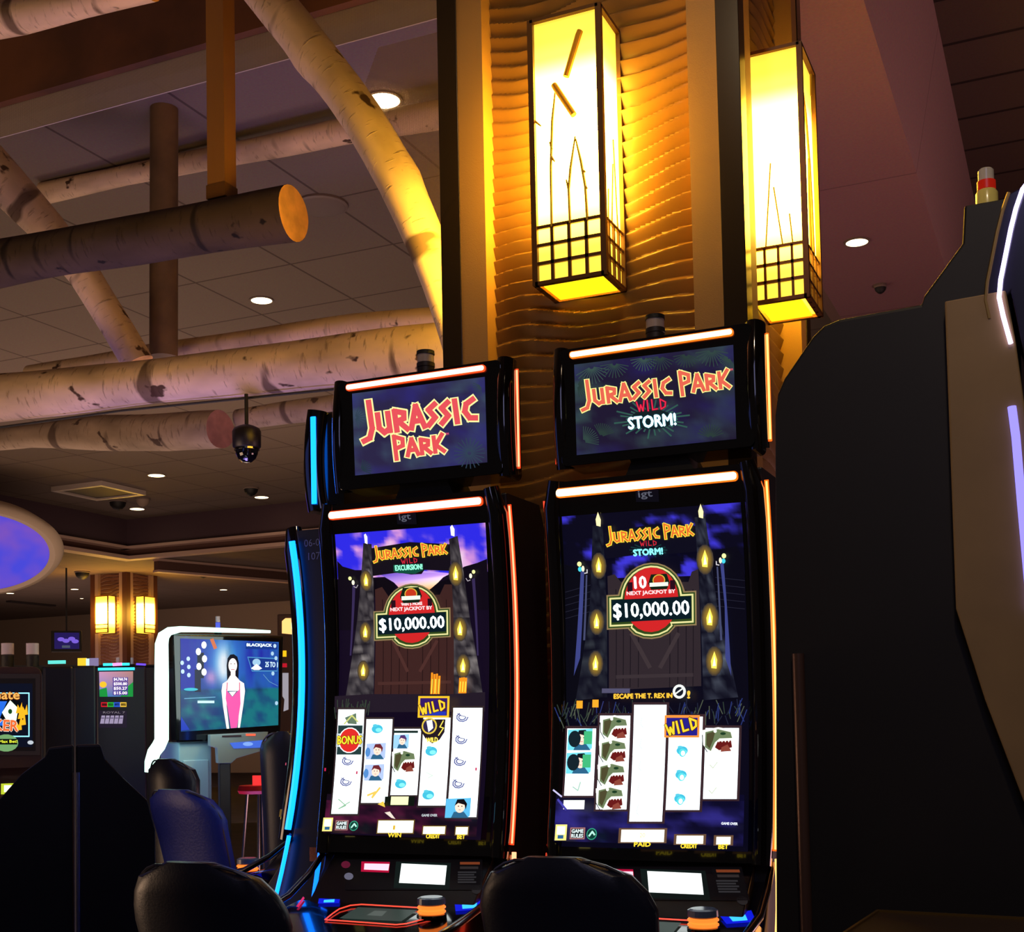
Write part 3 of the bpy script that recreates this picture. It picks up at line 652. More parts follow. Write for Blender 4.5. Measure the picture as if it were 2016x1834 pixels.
def top_storm(parent):
    c = Canvas(vplane(MY + TOPY, M2X), top_surf)
    c.poly([(1131, 718), (1444, 679), (1450, 864), (1136, 896)], (34, 28, 52), .75, rgbs=[(44, 62, 64), (40, 54, 58), (32, 44, 60), (34, 48, 52)])
    c.field((1131, 718), (1444, 679), (1450, 864), (1136, 896), 28, 18, lambda u, v: mixc(mixc((36, 28, 56), (62, 88, 88), nz(u, v, 5, 21) * 1.1 + .9 * max(abs(u - .5), abs(v - .5)) ** 1.6), (46, 38, 116), nz(u + 3, v, 3, 5) + .1), .75)
    for x, y, r, a, b in ((1165, 722, 34, 10, 150), (1210, 716, 28, 10, 170), (1268, 705, 26, 10, 170), (1300, 702, 28, 20, 170), (1352, 698, 26, 20, 170), (1402, 690, 32, 10, 170), (1436, 705, 18, 60, 200), (1138, 760, 22, -60, 80), (1150, 870, 30, -90, 10), (1185, 860, 26, -120, -20), (1400, 862, 26, -160, -20)):
        fern(c, x, y, r, a, b, random.choice(((66, 92, 88), (76, 106, 100), (58, 80, 76))), 12)
    c.poster('JURASSIC PARK', 1145, 800, 1441, 762, 34, (238, 104, 82), (255, 250, 150), .21, 1.0, 1.1, grow=(0, 9), outline=.12)
    c.text('TM', 1438, 731, 1444, 730, 4, (225, 90, 110), 1, .3)
    for i in range(30):
        an = 2 * PI * i / 30; r = 1 + .25 * ((i * 7) % 3)
        c.stroke([(1285 + math.cos(an) * 34, 826 + math.sin(an) * 16), (1285 + math.cos(an) * 50 * r, 826 + math.sin(an) * 25 * r)], 3, (60, 108, 96), .7, i == 0)
    c.ell(1285, 826, 42, 20, (22, 40, 44), .7)
    c.poster('WILD', 1256, 812, 1317, 805, 22, (235, 40, 75), (120, 15, 45), .12, 1.1, .6, outline=.08)
    c.text('STORM!', 1240, 846, 1333, 837, 23, (20, 110, 130), .8, 2.2); c.text('STORM!', 1240, 846, 1333, 837, 23, (215, 252, 255), 1.6, 1.2)
    return c.build('topper_screen', parent)

HALOS = {'led_edge_orange': led('led_halo_deep', (255, 60, 20), 1.8), 'led_edge_amber': led('led_halo_gold', (255, 92, 14), 2.0)}  # halo around the edge strips, painted as wider glowing tubes
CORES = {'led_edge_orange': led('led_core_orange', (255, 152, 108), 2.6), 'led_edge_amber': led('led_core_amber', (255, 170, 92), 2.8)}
def slot_machine(label, loc, rotz, led_top, led_side, led_left, art, topart, group=None, sig_x=.0, full=True):
    """tall video slot: concave portrait screen, chrome side rails, lit edges, lit sign on a neck"""
    r = thing('slot_machine', label, 'slot machine', loc, rotz, group)
    # cabinet with a side outline that follows the curved face
    zs = [1.06 + (2.285 - 1.06) * i / 10 for i in range(11)]
    prof = [(.10, 0), (.385, 0), (.385, 2.20), (.34, 2.285)] + [(cz(z) + .055, z) for z in reversed(zs)] + [(-.02, .98), (-.16, .80), (-.02, .66), (.04, .5)]
    MB().prism(prof, -.365, .365).build('cabinet', mat('cabinet_side', (24, 26, 34), .45, noise=(5, .1)), r, bevel=.006)
    # bezel: thin curved plate
    b = MB(); n = 12; zz = [1.04 + (2.29 - 1.04) * i / n for i in range(n + 1)]
    b.prism([(cz(z), z) for z in zz] + [(cz(z) + .05, z) for z in reversed(zz)], -.33, .33).build('screen_bezel', BLACK, r)
    art(r)
    for s in (-1, 1):
        rb = MB(); rb.tube([(s * (.343 - .018 * max(0, (z - 2.2) / .1)), cz(z) + .022, z) for z in [1.03 + 1.27 * i / 14 for i in range(15)]],
                           [.030] + [.034] * 13 + [.026], n=18, flat=1.35)
        rail = rb.build('side_rail', mat('rail_gloss', (30, 26, 28), .1, .6, coat=1), r, smooth=True)
        lm = led_side if s > 0 else led_left
        MB().tube([(s * .380, cz(z) + .040, z) for z in [1.075 + 1.165 * i / 14 for i in range(15)]], .0070, n=8).build('edge_light', HALOS.get(lm.name, lm), rail)
        if lm.name in HALOS: MB().tube([(s * .381, cz(z) + .0355, z) for z in [1.08 + 1.155 * i / 14 for i in range(15)]], .0036, n=8).build('bright_core', CORES[lm.name], rail)
    rim = LED_HALO_ORANGE if led_top is LED_ORANGE else LED_HALO_AMBER if led_top is LED_AMBER else led_top  # border box behind each strip carries its halo as emission
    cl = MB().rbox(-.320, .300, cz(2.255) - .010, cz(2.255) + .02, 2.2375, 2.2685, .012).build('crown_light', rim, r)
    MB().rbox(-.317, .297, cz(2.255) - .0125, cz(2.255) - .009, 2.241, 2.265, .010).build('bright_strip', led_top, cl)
    c = Canvas(vplane(MY, M1X), main_surf); c.quad(784, 1008, 822, 1032, (14, 14, 26), .6); c.text('igt', 789, 1028, 812, 1026, 15, (120, 122, 140), .55, .25); c.build('maker_badge', r)
    # console under the screen
    p0, t = Vector((CON_O[0] - MY, CON_O[1])), Vector(CON_T)
    con = MB().prism([(p0.x, p0.y), (p0.x + .1, p0.y), (p0.x + .12, .86), (p0.x + t.x * 1.1, p0.y + t.y * 1.1 - .02), (p0.x + t.x * 1.1, p0.y + t.y * 1.1)], -.315, .315).build('console', mat('console_black', (22, 20, 22), .35), r, bevel=.004)
    f, sf = tplane(CON_O, CON_T, M1X)
    c = Canvas(f, sf)
    c.quad(680, 1692, 950, 1752, (12, 9, 12), .7)
    c.poly([(712, 1696), (768, 1697), (766, 1718), (711, 1716)], (190, 15, 60), .9); c.poly([(718, 1700), (767, 1701), (765, 1714), (717, 1712)], (255, 190, 205), 1.6)
    c.build('bill_slot', con)
    c = Canvas(f, sf); c.poly([(780, 1696), (888, 1699), (885, 1752), (775, 1748)], (22, 34, 32), .7); c.poly([(791, 1700), (880, 1704), (876, 1742), (786, 1738)], (245, 255, 252), 1.8)
    c.build('player_display', con)
    c = Canvas(f, sf)
    c.ell(681, 1702, 9, 7, (120, 30, 60), .6); c.build('service_button', con); c = Canvas(f, sf); c.ell(687, 1725, 9, 7, (120, 118, 140), .7); c.build('service_button', con); c = Canvas(f, sf)
    c.ell(938, 1752, 9, 8, (50, 46, 48), .5); c.build('speaker_hole', con); c = Canvas(f, sf); c.quad(900, 1695, 947, 1742, (20, 17, 19), .6)
    c.quad(906, 1697, 945, 1702, (150, 72, 40), .6); c.quad(906, 1706, 942, 1711, (60, 52, 52), .6)
    for k in range(5): c.quad(902, 1716 + k * 5, 938 - 4 * (k % 2), 1719 + k * 5, (66, 64, 68), .5)
    c.build('rules_sticker', con)
    # button deck
    d0, dt = Vector((DECK_O[0] - MY, DECK_O[1])), Vector(DECK_T)
    dk = MB().prism([(d0.x + .03, d0.y), (d0.x + dt.x, d0.y + dt.y), (d0.x + dt.x - .03, d0.y + dt.y - .03), (d0.x + dt.x, d0.y + dt.y - .07), (.0, .74), (.03, .80)], -.36, .36).build('button_deck', BLACK, r, bevel=.008)
    f, sf = tplane(DECK_O, DECK_T, M1X)
    def rail3(side):
        return [(side * .368, -.0, 1.035), (side * .372, -.10, .965), (side * .376, -.225, .905), (side * .372, -.40, .872), (side * .345, -.50, .845), (side * .28, -.535, .832)]
    for s in (-1, 1):
        MB().tube(rail3(s), [.010, .012, .013, .013, .013, .010], n=10).build('deck_rail', CHROME, dk, smooth=True)
        MB().tube([(s * .384, .0, 1.05), (s * .388, -.015, .98), (s * .390, -.035, .90), (s * .390, -.065, .80), (s * .386, -.10, .70)], .0085, n=8).build('deck_light', CORES.get(led_side.name, led_side) if s > 0 else LED_BLUE if led_left is not LED_EDGE_RED else led_left, dk)
    c = Canvas(f, sf)
    ring = [(640, 1811), (655, 1799), (668, 1790), (690, 1783), (712, 1781), (850, 1789), (850, 1806), (800, 1819), (780, 1821)]
    c.poly([(668, 1808), (705, 1786), (822, 1792), (790, 1814)], (62, 76, 70), .7); c.poly([(722, 1802), (738, 1793), (762, 1794), (752, 1804)], (92, 104, 98), .8)
    c.stroke(ring + [ring[0]], 2.6, (255, 70, 50), 1.6); c.build('touch_pad', dk)
    for pts in ([(628, 1769), (670, 1766), (668, 1778), (626, 1779)], [(895, 1778), (955, 1770), (950, 1790), (897, 1794)]):
        c = Canvas(f, sf); c.poly(pts, (15, 30, 235), .9)
        mx = [((x + sum(p[0] for p in pts) / 4) / 2, (y + sum(p[1] for p in pts) / 4) / 2 + 1) for x, y in pts]; c.poly(mx, (60, 190, 255), 1.4); c.build('lit_button', dk)
    c = Canvas(f, sf); c.poly([(583, 1785), (597, 1765), (600, 1768), (588, 1786)], (230, 30, 70), .9); c.build('side_light', dk)
    c = Canvas(f, sf); c.poly([(733, 1764), (785, 1766), (784, 1773), (733, 1772)], (220, 15, 70), 1.0); c.build('card_reader_light', dk)
    # big round play button
    a, bq = f(850, 1806); pb = Vector(sf(a, bq, 0))
    kb = MB().lathe([(.048, 0), (.048, .010), (.044, .012)], pb).build('play_button', BLACK, dk)
    for k in range(2):
        MB().lathe([(.042, .014 + k * .014), (.046, .017 + k * .014), (.046, .021 + k * .014), (.042, .024 + k * .014)], pb).build('button_ring', led('button_orange', (255, 120, 40), 1.6), kb)
    MB().lathe([(.040, .04), (.046, .044), (.045, .062), (.036, .066)], pb).build('button_cap', mat('button_cap', (90, 105, 135), .25), kb)
    # sign on a neck above
    tp = MB().rbox(-.335, .335, TOPY, TOPY + .17, 2.362, 2.768, .02).build('topper', BLACK, r, bevel=.004)
    MB().hexa([(-.14, .12, 2.27), (.14, .12, 2.27), (.14, .30, 2.27), (-.14, .30, 2.27), (-.09, .12, 2.38), (.09, .12, 2.38), (.09, .30, 2.38), (-.09, .30, 2.38)]).build('neck', mat('neck', (40, 38, 30), .4), r)
    topart(tp)
    for s in (-1, 1):
        rl = MB().tube([(s * .338, TOPY + .03 + .02 * ((z - 2.565) / .2) ** 2, z) for z in [2.362 + .41 * i / 8 for i in range(9)]], .033, n=18, flat=1.35).build('topper_rail', mat('rail_gloss'), tp, smooth=True)
        MB().tube([(s * .374, TOPY + .055, z) for z in (2.385, 2.5, 2.62, 2.74)], .0058, n=8).build('edge_light', HALOS.get((led_side if s > 0 else led_left).name, led_side if s > 0 else led_left), rl)
        if s > 0 and led_side.name in HALOS: MB().tube([(s * .375, TOPY + .0505, z) for z in (2.39, 2.5, 2.62, 2.735)], .0036, n=8).build('bright_core', CORES[led_side.name], rl)
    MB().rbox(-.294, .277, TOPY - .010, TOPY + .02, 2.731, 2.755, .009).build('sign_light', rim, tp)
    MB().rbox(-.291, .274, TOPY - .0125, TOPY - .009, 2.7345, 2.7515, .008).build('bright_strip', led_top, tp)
    # signal lamp
    sg = MB().lathe([(.032, 0), (.032, .045), (.034, .047), (.034, .062), (.03, .064)], (sig_x, TOPY + .12, 2.768)).build('signal_lamp', mat('lamp_socket', (45, 36, 34), .5), tp, smooth=True)
    MB().lathe([(.031, .064), (.031, .094)], (sig_x, TOPY + .12, 2.768)).build('lens', mat('frosted_lens', (190, 170, 160), .4), sg, smooth=True)
    MB().lathe([(.034, .094), (.033, .108)], (sig_x, TOPY + .12, 2.768)).build('cap', BLACKM, sg, smooth=True)
    return r
# ------------------------------------------------------------------ ceilings, soffits, floor, far walls
def quadobj(name, pts, mt, kind='structure'):
    o = MB().add(pts, [tuple(range(len(pts)))]).build(name, mt); o['kind'] = kind; return o
CEIL = tile_mat('ceiling_tile', (134, 118, 108), (92, 78, 72), 1.2, 1.2, .014)
CEIL_P = tile_mat('ceiling_plaster', (150, 112, 116), (118, 86, 92), 30, 3.0, .008)
CEIL_D = tile_mat('ceiling_plank', (92, 76, 66), (48, 38, 34), 40, .62, .02)
CEIL_F = tile_mat('ceiling_far', (128, 110, 98), (100, 84, 76), 1.2, 1.2, .01)
ZH, ZS, ZF = 6.2, 5.2, 5.3
CX0, CY1 = -19.55, 22.6
stru(box('ceiling', CX0, -1.9, -6, CY1, ZH, ZH + .1, CEIL))
# lower plaster soffit right of the column, its sloping edge and the plank ceiling beyond
MB().add([(-1.9, -6, ZS), (-.88, -6, ZS), (-.88, 40, ZS), (-1.9, 40, ZS), (-1.9, -6, ZS + .1), (-.88, -6, ZS + .1), (-.88, 40, ZS + .1), (-1.9, 40, ZS + .1)],
         [(0, 3, 2, 1), (4, 5, 6, 7), (0, 1, 5, 4), (1, 2, 6, 5), (2, 3, 7, 6), (3, 0, 4, 7)]).build('ceiling_soffit', CEIL_P)['kind'] = 'structure'
stru(box('ceiling_step', -2.0, -1.9, -6, 40, ZS, ZH, mat('step_paint', (120, 96, 84), .8)))
quadobj('trim_1', [(-.88, -6, ZS), (-.70, -6, ZH), (-.70, 40, ZH), (-.88, 40, ZS)], tile_mat('fascia_paint', (214, 174, 166), (170, 136, 130), 3.0, 30, .008, axes='YZ'))
stru(box('ceiling_plank', -.70, 9, -6, 40, ZH, ZH + .1, CEIL_D))
# far coffer edge: fascias with two pale lit ledges, lower ceiling beyond
FAS = mat('fascia_brown', (96, 68, 60), .8); FASD = mat('fascia_dark', (76, 56, 66), .8); LEDGE = mat('ledge_paint', (205, 172, 160), .7)
stru(box('trim_2', CX0 - .2, CX0, 3, CY1 + .2, 5.53, ZH, FASD)); stru(box('trim_3', CX0 - .2, -2, CY1, CY1 + .2, 5.53, ZH, FASD))
stru(box('trim_4', CX0 - .12, CX0 + .14, 3, CY1, 5.51, 5.57, LEDGE)); stru(box('trim_5', CX0 - .1, -2, CY1 - .14, CY1 + .1, 5.51, 5.57, LEDGE))
stru(box('trim_6', CX0 - .3, CX0 - .1, 3, CY1 + .3, ZF, 5.53, FAS)); stru(box('trim_7', CX0 - .3, -2, CY1 + .1, CY1 + .3, ZF, 5.53, FAS))
stru(box('trim_8', CX0 - .22, CX0 + .1, 3, CY1, ZF - .02, ZF + .06, LEDGE)); stru(box('trim_9', CX0 - .2, -2, CY1 - .05, CY1 + .2, ZF - .02, ZF + .06, LEDGE))
stru(box('ceiling_far', -45, -2.0, CY1 + .3, 45, ZF, ZF + .1, CEIL_F)); stru(box('ceiling_side', -45, CX0 - .3, 3, CY1 + .3, ZF, ZF + .1, CEIL_F))
pa, pb_ = on(2, ZF - .02, 322, 1103), on(2, ZF - .02, 578, 1126)
for k, (dz, hh, mt_, nm) in enumerate(((.0, .05, LEDGE, 'trim_10'), (.05, .20, FAS, 'trim_11'), (.25, .05, LEDGE, 'trim_12'))):
    v = Vector((pb_.x - pa.x, pb_.y - pa.y, 0)).normalized(); nrm = Vector((v.y, -v.x, 0)) * (.12 if nm != 'trim_11' else .08)
    a_, b2 = pa - v * .2, pb_ + v * 6; z0 = ZF - .30 + dz
    P = [a_ + nrm, b2 + nrm, b2 - nrm, a_ - nrm]
    stru(MB().hexa([(p.x, p.y, z0) for p in P] + [(p.x, p.y, z0 + hh) for p in P]).build(nm, mt_))
stru(box('floor', -45, 9, -6, 45, -.1, 0, mat('carpet', (44, 26, 34), .95, noise=(3, .4))))
WALLM = mat('wall_paint', (168, 146, 124), .9)
stru(box('wall_back', -45, -2, 33, 33.2, 0, ZF, WALLM)); stru(box('wall_left', -38.2, -38, 3, 33, 0, ZF, WALLM))
stru(box('wall_right', -2, 9, 40, 40.2, 0, ZH, mat('wall_plum', (90, 64, 70), .9)))
stru(box('trim_13', -38, -37.9, 3, 33, 0, 3.2, mat('wood_dado', (150, 88, 48), .6, noise=(1.5, .25))))

# ------------------------------------------------------------------ recessed downlights
DL_M = led('downlight_lens', (255, 226, 170), 7.0)
def downlight(x, y, z, r, label, group=None, rim=True, power=0):
    p = on(2, z, x, y); t = thing('downlight', label, 'ceiling light', (p.x, p.y, z), 0, group)
    MB().lathe([(r, -.010), (r, .0)], n=28).build('lens', DL_M, t)
    prof = [(r * 1.0, -.012), (r * 1.18, -.012), (r * 1.2, 0), (r, 0)]
    b = MB(); n = 28
    for rr, zz in prof:
        for j in range(n): b.v.append((rr * math.cos(2 * PI * j / n), rr * math.sin(2 * PI * j / n), zz))
    for i in range(4):
        for j in range(n): b.face(i * n + j, i * n + (j + 1) % n, ((i + 1) % 4) * n + (j + 1) % n, ((i + 1) % 4) * n + j)
    b.build('rim', mat('rim_paint', (120, 104, 96), .6), t)
    if power:
        light('SPOT', (p.x, p.y, z - .03), power, (1, .82, .6), .08, (0, 0, 0), 'downlight_lamp', spot=1.5)
    return t
downlight(755, 196, ZH, .125, 'round white downlight peeping out beside the curved birch arch', power=60)
downlight(515, 590, ZH, .115, 'round warm downlight below the sawn log end, above the thick birch log', power=60)
downlight(308, 935, ZH, .15, 'small round downlight below the thick birch log, left of the dome camera', power=60)
downlight(515, 978, ZH, .14, 'small round downlight below right of the black dome camera')
downlight(270, 1001, ZH, .15, 'small round downlight just above the far ceiling corner')
downlight(1687, 475, ZS, .085, 'round white downlight in the plum soffit right of the lantern', power=30)
for x, y, lb in ((160, 1135, 'tiny far downlight, nearest the dark left edge of the distant column'), (147, 1159, 'tiny far downlight left of the distant column, middle one of three in a slanting line'),
              (20, 1167, 'tiny far downlight under the blue ceiling dish, leftmost of all'), (161, 1177, 'tiny far downlight left of the distant column, lowest of three in a slanting line'),
              (343, 1121, 'tiny far downlight right of the distant column, highest and brightest'), (484, 1137, 'tiny far downlight right of the distant column, nearest the blue edged machine'),
              (440, 1160, 'tiny far downlight right of the distant column, lowest of them'), (371, 1118, 'faint tiny far downlight just right of the brightest one beyond the distant column')):
    downlight(x, y, ZF, .10 if x not in (371, 161) else .05, lb, 'far downlights in the low ceiling')
def dome(x, y, z, r, label, mt=BLACKM, k=1.0):
    p = on(2, z, x, y); t = thing('ceiling_dome', label, 'ceiling fixture', (p.x, p.y, z))
    MB().lathe([(r * 1.1, 0), (r * 1.1, -.02), (r, -.03)], n=20).build('collar', mat('rim_paint'), t)
    MB().lathe([(r, -.03), (r * .9, -.03 - r * .4 * k), (r * .55, -.03 - r * .8 * k), (.01, -.03 - r * k)], n=20).build('globe', mt, t, smooth=True)
    return t
dome(232, 986, ZH, .17, 'small dark round ceiling dome left of the faint pale one'); dome(494, 960, ZH, .14, 'small dark round ceiling dome right of the hanging camera')
dome(281, 981, ZH, .14, 'faint pale ceiling speaker dome above the far corner', mat('pale_dome', (150, 130, 116), .7))
dome(633, 402, ZH, .22, 'faint round ceiling speaker right of the sawn log end', mat('dim_dome', (116, 102, 94), .9), .12)
dome(400, 1122, ZF, .17, 'tiny dark dome on the far ceiling right of the distant column'); dome(162, 1125, ZF, .17, 'tiny dark dome on the far ceiling left of the distant column')
dome(1733, 560, ZS, .05, 'tiny sprinkler spot on the plum soffit')
p = on(2, ZH, 195, 962)
t = thing('air_vent', 'square ceiling air vent above the far coffer corner', 'air vent', (p.x, p.y, ZH))
MB().box(-.55, .55, -.55, .55, -.06, 0).build('grille', mat('vent_dark', (50, 42, 42), .7), t)
for s in (-1, 1):
    box('vent_rim', s * .58 - .05, s * .58 + .05, -.63, .63, -.09, 0, mat('vent_rim', (190, 175, 165), .5), t); box('vent_rim', -.53, .53, s * .58 - .05, s * .58 + .05, -.09, 0, mat('vent_rim'), t)
p = on(2, ZF, 62, 1186)
t = thing('air_vent', 'long dark slot vent on the far left ceiling', 'air vent', (p.x, p.y, ZF)); MB().box(-.1, .1, -.9, .9, -.05, 0).build('grille', mat('vent_dark'), t)

# ------------------------------------------------------------------ the lantern column
POSTD = mat('post_dark', (46, 36, 24), .22, spec=.6); POSTT = mat('post_tan', (176, 134, 74), .5, bump=(220, .15)); WAVE = mat('wave_panel', (132, 96, 48), .30)
PX0, PX1, PY0, PY1 = -2.305, -1.053, 4.55, 5.80
def wave_sheet(w_, z0, z1, amp, per, parent, nm='wave_panel', mt=None, cols=40, rpp=8, seed=0):
    """rippled panel in the local x-z plane facing -y"""
    random.seed(seed); rows = int((z1 - z0) / per * rpp); b = MB()
    for i in range(rows + 1):
        z = z0 + (z1 - z0) * i / rows
        for j in range(cols + 1):
            x = -w_ / 2 + w_ * j / cols
            ph = z / per + .42 * math.sin(x * 5.5 + z * 2.1) + .25 * math.sin(x * 11 - z * 3.7 + 1) - x * .35
            tt = ph % 1.0; a = (tt / .78) ** .75 if tt < .78 else 1 - ((tt - .78) / .22) ** 1.5; b.v.append((x, -amp * a * (1 + .3 * math.sin(x * 7 + z * 5)), z))
    for i in range(rows):
        for j in range(cols):
            q = i * (cols + 1) + j; b.face(q, q + 1, q + cols + 2, q + cols + 1)
    return b.build(nm, mt or WAVE, parent, smooth=True)
CXc, CYc = (PX0 + PX1) / 2, (PY0 + PY1) / 2
col = thing('column', 'tall square column with rippled panels, tan strips and dark corner posts behind the slot machines', 'column', (CXc, CYc, 0))
H = (PX1 - PX0) / 2; TOPZ = ZS
box('core', -H + .12, H - .12, -H + .12, H - .12, 0, TOPZ, POSTT, col)
for sx in (-1, 1):
    for sy in (-1, 1):
        x0, x1 = sorted((sx * H, sx * (H - .088))); y0, y1 = sorted((sy * H, sy * (H - .088)))
        box('corner_post', x0, x1, y0, y1, 0, TOPZ if sx > 0 else ZH, POSTD, col, .002)
for k in range(4):
    a = k * PI / 2; M = Matrix.Rotation(a, 4, 'Z')
    for s in (-1, 1):
        x0, x1 = sorted((s * (H - .088), s * (H - .200)))
        o = box('face_strip', x0, x1, -H + .005, -H + .11, 0, TOPZ if k in (1,) else ZH if k == 3 else TOPZ, POSTT, col); o.matrix_local = M
    o = wave_sheet(2 * (H - .198), 1.6, TOPZ, .022, .060, col, seed=k, rpp=12); o.matrix_local = M @ Matrix.Translation((0, -H + .105, 0))

# lanterns
GLASS = bpy.data.materials.new('lantern_glass'); GLASS.use_nodes = True
nt = GLASS.node_tree; b_ = nt.nodes['Principled BSDF']; b_.inputs['Base Color'].default_value = (.8, .6, .2, 1); b_.inputs['Roughness'].default_value = .5
tc = nt.nodes.new('ShaderNodeTexCoord'); sp = nt.nodes.new('ShaderNodeSeparateXYZ'); nt.links.new(tc.outputs['Generated'], sp.inputs[0])
cr = nt.nodes.new('ShaderNodeValToRGB'); cr.color_ramp.interpolation = 'EASE'  # bulb glow painted as an emission gradient, brightest around mid height
els = cr.color_ramp.elements; els[0].position = 0; els[0].color = (.04,) * 3 + (1,); els[1].position = 1; els[1].color = (.036,) * 3 + (1,)
for q, v in ((.10, .055), (.20, .30), (.32, .9), (.55, 1.0), (.76, .7), (.86, .10), (.93, .045)):
    e = els.new(q); e.color = (v, v, v, 1)
nt.links.new(sp.outputs['Z'], cr.inputs[0]); mu = nt.nodes.new('ShaderNodeMath'); mu.operation = 'MULTIPLY'; mu.inputs[1].default_value = 42.0
nt.links.new(cr.outputs[0], mu.inputs[0]); nt.links.new(mu.outputs[0], b_.inputs['Emission Strength']); b_.inputs['Emission Color'].default_value = (1, .55, .040, 1)
BOTG = led('lantern_bottom', (255, 214, 20), 1.5)
FRAME = mat('lantern_frame', (104, 66, 20), .45)  # lantern glow on the frame is put into this lighter brown
def lantern(label, loc, rotz, sticks):
    """box lantern hung on the wall side y = 0, standing out to -y"""
    W_, D_, Z0, Z1 = .1395, .22, 3.15, 4.19
    t = thing('wall_lantern', label, 'lantern', loc, rotz, 'box lanterns on the column')
    MB().add([(-W_ + .006, -D_ + .008, Z0 + .012), (W_ - .006, -D_ + .008, Z0 + .012), (W_ - .006, -.004, Z0 + .012), (-W_ + .006, -.004, Z0 + .012),
              (-W_ + .006, -D_ + .008, Z1 - .01), (W_ - .006, -D_ + .008, Z1 - .01), (W_ - .006, -.004, Z1 - .01), (-W_ + .006, -.004, Z1 - .01)],
             [(0, 1, 5, 4), (1, 2, 6, 5), (3, 0, 4, 7), (4, 5, 6, 7)]).build('shade', GLASS, t)
    MB().box(-W_ + .02, W_ - .02, -D_ + .03, -.02, Z0 + .004, Z0 + .010).build('bottom_pane', BOTG, t)
    f = MB(); e = .011
    for x in (-W_, W_):
        for y in (-D_, 0): f.box(x - e, x + e, y - e, y + e, Z0, Z1)
    for z in (Z0, Z1 - .012):
        for y in (-D_, 0): f.box(-W_, W_, y - e, y + e, z, z + .014)
        for x in (-W_, W_): f.box(x - e, x + e, -D_, 0, z, z + .014)
    for z in (Z0 + .085, Z0 + .155, Z0 + .225):
        f.box(-W_, W_, -D_ - .004, -D_ + .006, z - .0065, z + .0065)
        for s in (-1, 1): f.box(s * W_ - .005, s * W_ + .005, -D_, 0, z - .0065, z + .0065)
    for k in range(3):
        x = -W_ + (k + 1) * 2 * W_ / 4; f.box(x - .0065, x + .0065, -D_ - .004, -D_ + .006, Z0, Z0 + .225)
        y = -D_ + (k + 1) * D_ / 4
        for s in (-1, 1): f.box(s * W_ - .005, s * W_ + .005, y - .005, y + .005, Z0, Z0 + .225)
    f.build('frame', FRAME, t)
    tw = MB(); TW = mat('twig_wood', (120, 84, 20), .6, emit=(200, 140, 20), strength=.25)  # twig wood with a weak yellow emission put in
    yf = -D_ - .001
    for pts in sticks: tw.tube([(x, yf, z) for x, z in pts], [.0055] * (len(pts) - 1) + [.003], n=6)
    for s in (-1, 1):
        for y0, y1, zt in ((-.06, -.09, 3.72), (-.13, -.10, 3.62), (-.17, -.16, 3.5)): tw.tube([(s * (W_ + .001), y0, 3.37), (s * (W_ + .001), y1, zt)], .003, n=6)
    tw.build('twigs', TW, t)
    M = Matrix.Translation(loc) @ Matrix.Rotation(rotz, 4, 'Z'); l = light('AREA', M @ Vector((0, -D_ - .012, 3.68)), 2 if rotz != -PI / 2 else 15, (1, .58, .05), .26, name='lantern_light', sizey=.85)
    l.rotation_euler = (M @ Matrix.Rotation(-PI / 2, 4, 'X')).to_euler(); l.data.spread = 3.0
    return t
tw1 = [[(-.07, 3.37), (-.068, 3.6), (-.058, 3.78), (-.042, 3.9)], [(.005, 3.37), (.003, 3.5), (.012, 3.58), (.034, 3.7)], [(.075, 3.37), (.07, 3.5), (.055, 3.6), (.036, 3.69)],
       [(-.135, 3.80), (-.105, 3.77)], [(-.064, 3.64), (-.052, 3.62)], [(-.062, 3.67), (-.07, 3.70)], [(.003, 3.5), (-.006, 3.54)], [(.07, 3.5), (.078, 3.49)], [(.065, 3.56), (.072, 3.555)]]
tw2 = [[(-.03, 3.37), (-.035, 3.6), (-.025, 3.76)], [(.03, 3.37), (.02, 3.6), (.0, 3.75), (-.05, 3.93), (-.11, 4.04)], [(.10, 4.17), (.08, 4.07)]]
PF = -H + .105 - .015
lanterns = []
l1 = lantern('large glowing yellow box lantern with two sticks crossing on its front', (CXc - .015, CYc + PF, 0), 0, tw1)
st = MB()
for (x0, z0, x1, z1) in ((.066, 4.100, .006, 3.935), (-.045, 3.915, .034, 3.78)):
    st.tube([(x0, -.226, z0), (x0 * .9 + x1 * .1, -.229, z0 * .9 + z1 * .1), (x1, -.229, z1)], [.012, .0125, .012], n=10)
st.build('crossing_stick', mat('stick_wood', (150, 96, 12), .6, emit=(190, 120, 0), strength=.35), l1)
lantern('glowing yellow box lantern on the right hand side of the column', (CXc - PF, CYc, 0), PI / 2, tw2)
lantern('glowing yellow box lantern on the hidden left side of the column', (CXc + PF, CYc, 0), -PI / 2, tw2)
lantern('glowing yellow box lantern on the hidden back of the column', (CXc, CYc - PF, 0), PI, tw2)

